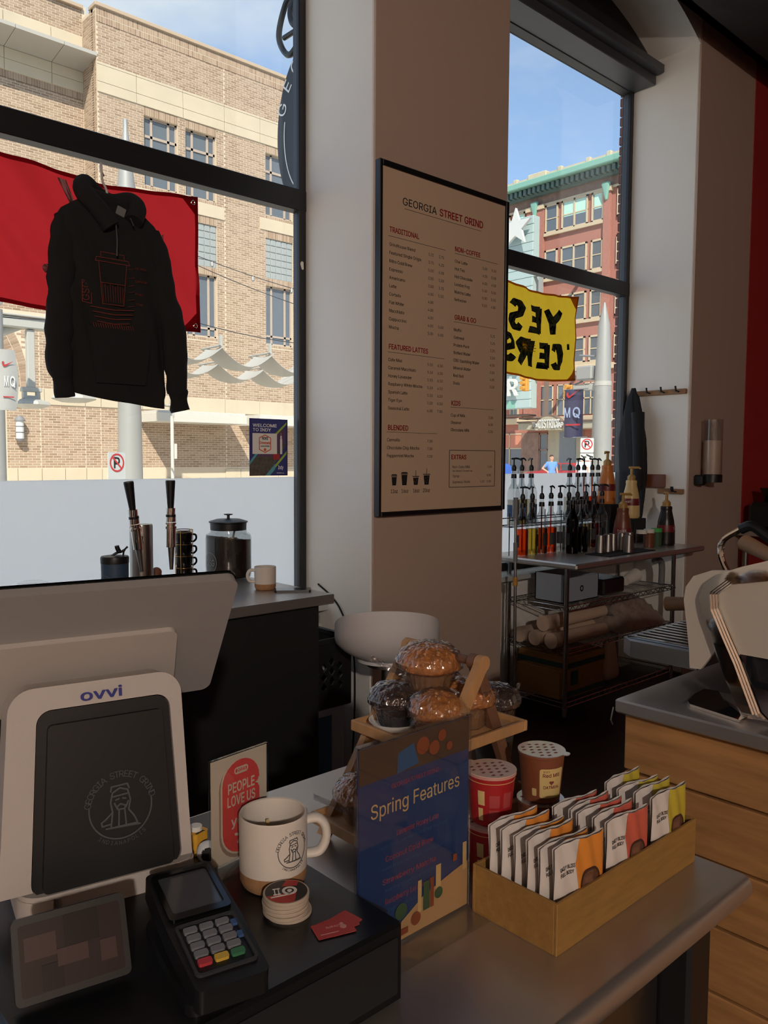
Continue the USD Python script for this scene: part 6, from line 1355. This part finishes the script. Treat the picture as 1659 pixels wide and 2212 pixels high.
one('bar_mat', 'black rubber mat on the syrup table', 'mat', box(3.99, 2.47, .9005, 4.5, 2.63, .905, .001), 'black_matte')
sc_ = None
for k, (x, y, z) in enumerate(((4.1, 2.6, .9055), (4.18, 2.6, .9055), (4.25, 2.61, .9055), (4.33, 2.6, .9055), (4.24, 2.5, .9055), (4.4, 2.59, .9055))):
    lb = f'upturned steel shaker cup on the black mat, {ord_[k]} of six from the pier'
    if sc_ is None: sc_ = thing('steel_cup', lb, 'cup', (x, y, z), 0, 'upturned steel cups'); part(sc_, 'cup', lathe([(.029, 0), (.03, .002), (.0235, .1), (.022, .103), (0, .103)], 32), 'steel_dull')
    else: again(sc_, (x, y, z), 0, lb)
for nm_, lb, x, y, m_, lm in (('measuring_glass', 'small clear measuring glass beside the brown sauce bottle', 4.56, 2.6, 'clear_plastic', 'paper_white'), ('powder_jar', 'dark red jar with a white lid between the sauce bottles', 4.65, 2.6, 'sauce_brown', 'paper_white'), ('herb_jar', 'green glass jar beside the black sauce bottle', 4.745, 2.6, 'sign_green', 'leaf_green')):
    t = thing(nm_, lb, 'jar', (x, y, .9005)); part(t, 'body', lathe([(0, 0), (.032, 0), (.034, .09), (0, .09)], 28), m_); part(t, 'lid', lathe([(0, .09), (.033, .09), (.033, .112), (0, .112)], 28), lm)
# under the table
cdm = 'carton_tan'; mat(cdm, (160, 122, 70), .8, var=.08, vs=12); mat('carton_teal', (52, 84, 84), .8); mat('wrap_paper', (206, 178, 156), .6); mat('bag_haze', (150, 132, 122), .35, var=.2, vs=30)
t = thing('open_carton', 'open pale carton with a dark flap on the upper wire shelf', 'box', (3.92, 2.7, .645)); part(t, 'walls', J(box(-.17, -.1, 0, .17, -.094, .14), box(-.17, .094, 0, .17, .1, .16), box(-.17, -.1, 0, -.164, .1, .16), box(.164, -.1, 0, .17, .1, .14), box(-.17, -.1, 0, .17, .1, .005)), 'carton_white'); part(t, 'print', slab(Point(0, 0).buffer(.018).difference(Point(0, 0).buffer(.01)), .0006, (0, -.1, .07), (1, 0, 0), (0, 0, 1)), 'ink_black')
one('dark_bin', 'dark green bin on the upper wire shelf behind the carton', 'bin', box(4.15, 2.6, .645, 4.38, 2.85, .74, .01), 'sauce_black')
t = thing('paper_cup', 'white paper cup lying on its side over the dark bin', 'cup', (4.5, 2.72, .645)); part(t, 'wall', move(lathe([(.03, 0), (.044, .13), (.042, .13), (.028, .002), (0, .002)], 32), 0, -.05, .045, rx=0, ry=1.35), 'paper_white')
one('flat_parts', 'grey duct elbow rising at the table end', 'duct', tube(smooth_path([(4.76, 2.62, .80), (4.83, 2.62, .80), (4.86, 2.62, .76), (4.86, 2.62, .645)], 6), .02, 12), 'mid_grey')
for k, (y, z) in enumerate(((2.62, .446), (2.73, .446), (2.675, .535), (2.84, .446))):
    t = thing('bagged_roll', f'long roll of paper cups in a clear bag on the middle shelf, {ord_[k]} of four', 'roll', (3.66, y, z - .0), 0, 'bagged rolls on the middle shelf'); part(t, 'roll', move(rod((0, 0, 0), (.52 + .04 * k, 0, 0), .044, .036, 24)), 'wrap_paper')
    part(t, 'bag_end', thick(grid(lambda u, v: (.52 + .04 * k + .1 * u, .04 * (2 * v - 1) * (1 - .4 * u), -.01 - .03 * u + .008 * np.sin(9 * v + 5 * u)), 10, 8), .001), 'cling_film')
def lump(n, lb, x0, x1, y0, y1, z0, h, m, seed):
    g = grid(lambda u, v: (x0 + (x1 - x0) * u, y0 + (y1 - y0) * v, z0 + h * np.clip(np.sin(np.pi * u), 0, 1) ** .6 * np.clip(np.sin(np.pi * v), 0, 1) ** .6), 40, 26); q = meshkit.fbm(g.vertices * 26, 3, seed) - .5; g.vertices[:, 2] += q * .05 * (g.vertices[:, 2] > z0 + .01); one(n, lb, 'bag', thick(g, .002), m, smooth=25)
lump('plastic_bag', 'crumpled clear plastic bags heaped on the middle shelf', 4.3, 4.86, 2.56, 2.94, .404, .2, 'bag_haze', 3)
t = thing('tan_carton', 'tan carton with teal bands on the bottom shelf', 'box', (3.95, 2.75, .105)); part(t, 'box', box(-.19, -.17, 0, .19, .17, .235, .004), cdm); part(t, 'band', J(box(-.191, -.171, .17, .191, .171, .2), box(-.191, -.171, .01, .191, .171, .04)), 'carton_teal'); part(t, 'teal_patch', box(-.15, -.172, .07, -.08, -.17, .15), 'carton_teal'); part(t, 'flap', box(-.19, -.1, .235, .15, -.06, .25, .002), cdm)
one('tan_carton', 'small open tan carton at the pier end of the bottom shelf', 'box', box(3.72, 2.6, .105, 3.755, 2.9, .27, .003), cdm); one('paper_sack', 'pale paper sack standing beside the tan carton', 'bag', hull(((4.25, 2.64, .15), .04), ((4.33, 2.64, .15), .04), ((4.27, 2.64, .33), .03), ((4.31, 2.64, .33), .025)), 'wrap_paper')
mp = thing('mop_pole', 'grey telescopic pole with an orange joint leaning by the syrup table', 'pole', (3.4, 2.66, 0)); pp = lambda q: (.0 + .045 * q / 1.25, .05 * q / 1.25, q)
part(mp, 'shaft', rod(pp(0.01), pp(1.24), .008), 'steel_dull'); part(mp, 'grip', J(rod(pp(1.13), pp(1.243), .013), rod(pp(.9), pp(1.0), .012)), 'mid_grey'); part(mp, 'joint', rod(pp(.77), pp(.815), .014), 'traffic_yellow')
# on the far jamb and wall
mat('rack_wood', (150, 112, 76), .6); mat('jacket_black', (30, 31, 34), .9, bump=.3, bs=60)
def pegs(lb, y0, y1, z):
    t = thing('peg_rail', lb, 'coat rack', (5.13, (y0 + y1) / 2, z)); part(t, 'board', box(5.108, y0, z, 5.13, y1, z + .034, .003), 'rack_wood', w=True)
    for y in np.linspace(y0 + .05, y1 - .12, 3): part(t, 'peg', J(rod((5.108, y, z + .015), (5.07, y, z + .02), .006), rod((5.07, y, z + .018), (5.062, y, z + .05), .006)), 'black_plastic', w=True)
pegs('wooden peg rail with black pegs high on the far jamb', 2.62, 3.0, 1.888); pegs('lower wooden peg rail above the black sauce bottle', 2.62, 2.8, 1.22)
jk = thing('jacket', 'black jacket hanging from the peg rail beside the window', 'jacket', (5.06, 2.98, 1.05))
def jac(u, v):
    a = u * 2 * np.pi; w_ = np.interp(v, [0, .25, .6, .85, 1], [.08, .1, .09, .055, .012]); c_ = np.interp(v, [0, .3, .62, 1], [0, -.02, -.005, -.005])
    return .035 * np.cos(a) * np.minimum(1, w_ / .05), c_ + w_ * np.sin(a) + .012 * np.sin(5 * a + 9 * v) * (v < .95), v * .89
part(jk, 'body', thick(grid(jac, 40, 30), -.003), 'jacket_black', smooth=60); part(jk, 'sleeve', tube(smooth_path([(-.03, -.06, .72), (-.045, -.08, .45), (-.04, -.075, .2)], 8), np.linspace(.045, .03, 17), 14), 'jacket_black')
one('brown_pouch', 'flat brown pouch hanging on the lower peg rail', 'pouch', box(5.09, 2.74, 1.26, 5.107, 2.9, 1.35, .004), 'sauce_brown')
dp = thing('cup_dispenser', 'clear tube lid dispenser with a black base on the brown wall', 'dispenser', (5.29, 2.51, 1.28)); part(dp, 'tube', lathe([(.062, .07), (.062, .44), (.059, .44), (.059, .07)], 36), 'clear_plastic'); part(dp, 'lids', lathe([(0, .075), (.056, .075), (.056, .3), (0, .3)], 32), 'wrap_paper'); part(dp, 'base', J(lathe([(0, .02), (.066, .02), (.066, .072), (0, .072)], 36), box(-.1, .02, 0, -.03, .08, .07, .01), rod((.06, 0, .04), (.1, 0, .04), .012)), 'black_plastic')
# side table with dark machines by the red wall
stb = thing('side_table', 'steel side table with dark equipment by the red wall', 'table', (6.2, 2.1, 0)); part(stb, 'worktop', box(5.78, 1.4, .91, 6.8, 2.55, .95, .004), 'worktop_steel', w=True)
for x, y in ((5.83, 2.5), (6.75, 2.5), (5.83, 1.45), (6.75, 1.45)): part(stb, 'leg', rod((x, y, 0), (x, y, .91), .02), 'steel_dull', w=True)
t = thing('grinder', 'dark bulky grinder on the side table', 'machine', (5.98, 2.38, .9505)); part(t, 'body', box(-.15, -.14, 0, .13, .12, .2, .03), 'black_plastic'); part(t, 'hopper', lathe([(0, .2), (.06, .2), (.09, .3), (0, .31)], 24), 'black_gloss')
t = thing('brewer', 'tall dark brewer with a pale panel on the side table', 'machine', (6.15, 1.95, .9505)); part(t, 'body', box(-.2, -.25, 0, .2, .22, .38, .02), 'black_plastic'); part(t, 'panel', box(-.206, -.2, .22, -.2, .1, .34, .003), 'mid_grey')

# ================================================================ espresso counter
mat('counter_oak', (168, 122, 74), .55, var=.28, vs=5, stretch=(6, .8, 6)); ec = thing('espresso_counter', 'oak plank counter with a steel top carrying the espresso machine', 'counter', (2.4, .2, 0))
part(ec, 'worktop', box(1.628, -1.6, .868, 3.3, .985, .9, .004), 'worktop_steel', w=True); part(ec, 'carcass', box(1.68, -1.55, 0, 3.25, .96, .866), 'black_matte', w=True)
zs_ = [.862, .728, .587, .448, .3, .15, .0]
for a, b in zip(zs_, zs_[1:]): part(ec, 'plank', box(1.657, -1.55, b + .003, 1.68, .975, a - .003, .003), 'counter_oak', w=True)
one('loose_wire', 'thin bent wire at the corner of the espresso counter', 'wire', tube([(1.627, .987, .88), (1.622, .99, .85), (1.63, .99, .838)], .002, 6), 'steel_dull')
em = thing('espresso_machine', 'chrome and cream espresso machine with a curved frame', 'espresso machine', (2.1, .7, .9)); mat('machine_cream', (190, 180, 166), .4); mat('machine_brown', (66, 44, 38), .35)
out = [(.45, 1.262), (.60, 1.257), (.682, 1.243), (.738, 1.224), (.792, 1.201), (.82, 1.178), (.829, 1.148), (.82, 1.108), (.792, 1.041), (.759, .966), (.726, .903)]; inn = [(.67, .907), (.688, .922), (.731, 1.022), (.757, 1.073), (.784, 1.129), (.787, 1.159), (.756, 1.186), (.681, 1.202), (.45, 1.215)]
def band(x, m, n):
    # rounded chrome band: a stack of shrinking slabs
    P_ = Polygon(out + inn).buffer(0); part(em, n, J(*[slab(P_.buffer(-.004 * k).buffer(.0005), .006, (x - .005 * k, 0, 0), (0, 1, 0), (0, 0, 1)) for k in range(4)]), m, w=True)
band(1.705, 'chrome', 'near_frame'); band(2.52, 'chrome', 'far_frame')
pl_ = Polygon([(.4, 1.25), (.806, 1.209), (.847, 1.192), (.864, 1.166), (.868, 1.136), (.86, 1.084), (.852, 1.026), (.849, .984), (.824, .986), (.79, 1.036), (.4, 1.036)]).buffer(0)
part(em, 'side_panel', slab(pl_, .012, (1.712, 0, 0), (0, 1, 0), (0, 0, 1)), 'machine_cream', w=True); part(em, 'far_panel', slab(pl_, .012, (2.5, 0, 0), (0, 1, 0), (0, 0, 1)), 'machine_brown', w=True)
part(em, 'body', box(1.73, .42, .96, 2.49, .74, 1.19, .02), 'black_plastic', w=True); part(em, 'cup_tray', box(1.73, .42, 1.19, 2.49, .8, 1.2, .003), 'steel_dull', w=True)
dt = part(em, 'drip_tray', slab([(1.8, 1.067), (1.768, 1.03), (1.768, .86), (2.45, .86), (2.45, 1.067)], .04, (0, 0, .966)), 'steel_dull', w=True)
for k in range(22): part(dt, 'slat', box(1.795 + k * .03, .87, 1.006, 1.81 + k * .03, 1.055, 1.012, .001), 'chrome_wire', w=True)
for x in (1.98, 2.3): g = part(em, 'group_head', J(move(cyl(.034, 0, .06, c=.006), x, .86, 1.1), rod((x, .74, 1.15), (x, .87, 1.15), .03)), 'chrome', w=True); part(g, 'portafilter_handle', rod((x, .9, 1.09), (x, 1.05, 1.07), .014, .019), 'rack_wood', w=True)
part(em, 'foot_plate', slab([(1.719, .855), (1.782, .87), (1.84, .875), (1.85, .845), (1.78, .80), (1.70, .716), (1.672, .716), (1.70, .84)], .006, (0, 0, .9005)), 'chrome', w=True); part(em, 'leg', J(rod((1.78, .55, .9), (1.78, .55, .97), .02), rod((2.45, .55, .9), (2.45, .55, .97), .02), rod((2.45, .72, .9), (2.45, .72, .97), .02)), 'chrome', w=True)
part(em, 'lever_rail', tube(smooth_path([(1.78, .798, 1.196), (1.78, .812, 1.22), (1.78, .819, 1.246), (1.78, .811, 1.273), (1.78, .775, 1.298)], 6), .007, 10), 'chrome', w=True); part(em, 'lever_grip', tube(smooth_path([(1.78, .775, 1.298), (1.78, .75, 1.306), (1.78, .716, 1.285), (1.78, .66, 1.25)], 6), .0115, 12), 'black_plastic', w=True)
pf = thing('portafilter', 'portafilter with a wooden handle lying on the espresso machine', 'portafilter', (2.0, .72, 1.2005)); hp_, hq_ = A3(.05, .16, .04), A3(-.03, .045, .014)
part(pf, 'handle', rod(hp_, hq_, .021, .015, 20), 'rack_wood'); part(pf, 'neck', rod(hq_, (-.06, .0, .016), .009), 'chrome'); part(pf, 'basket', cyl(.034, 0, .035, (-.09, -.04), c=.004), 'chrome')
t = thing('shot_glass', 'small shot glass standing on the espresso machine', 'glass', (2.2, .66, 1.2005)); part(t, 'wall', lathe([(.018, 0), (.024, .06), (.022, .06), (.016, .004), (0, .004)], 24), 'clear_plastic')
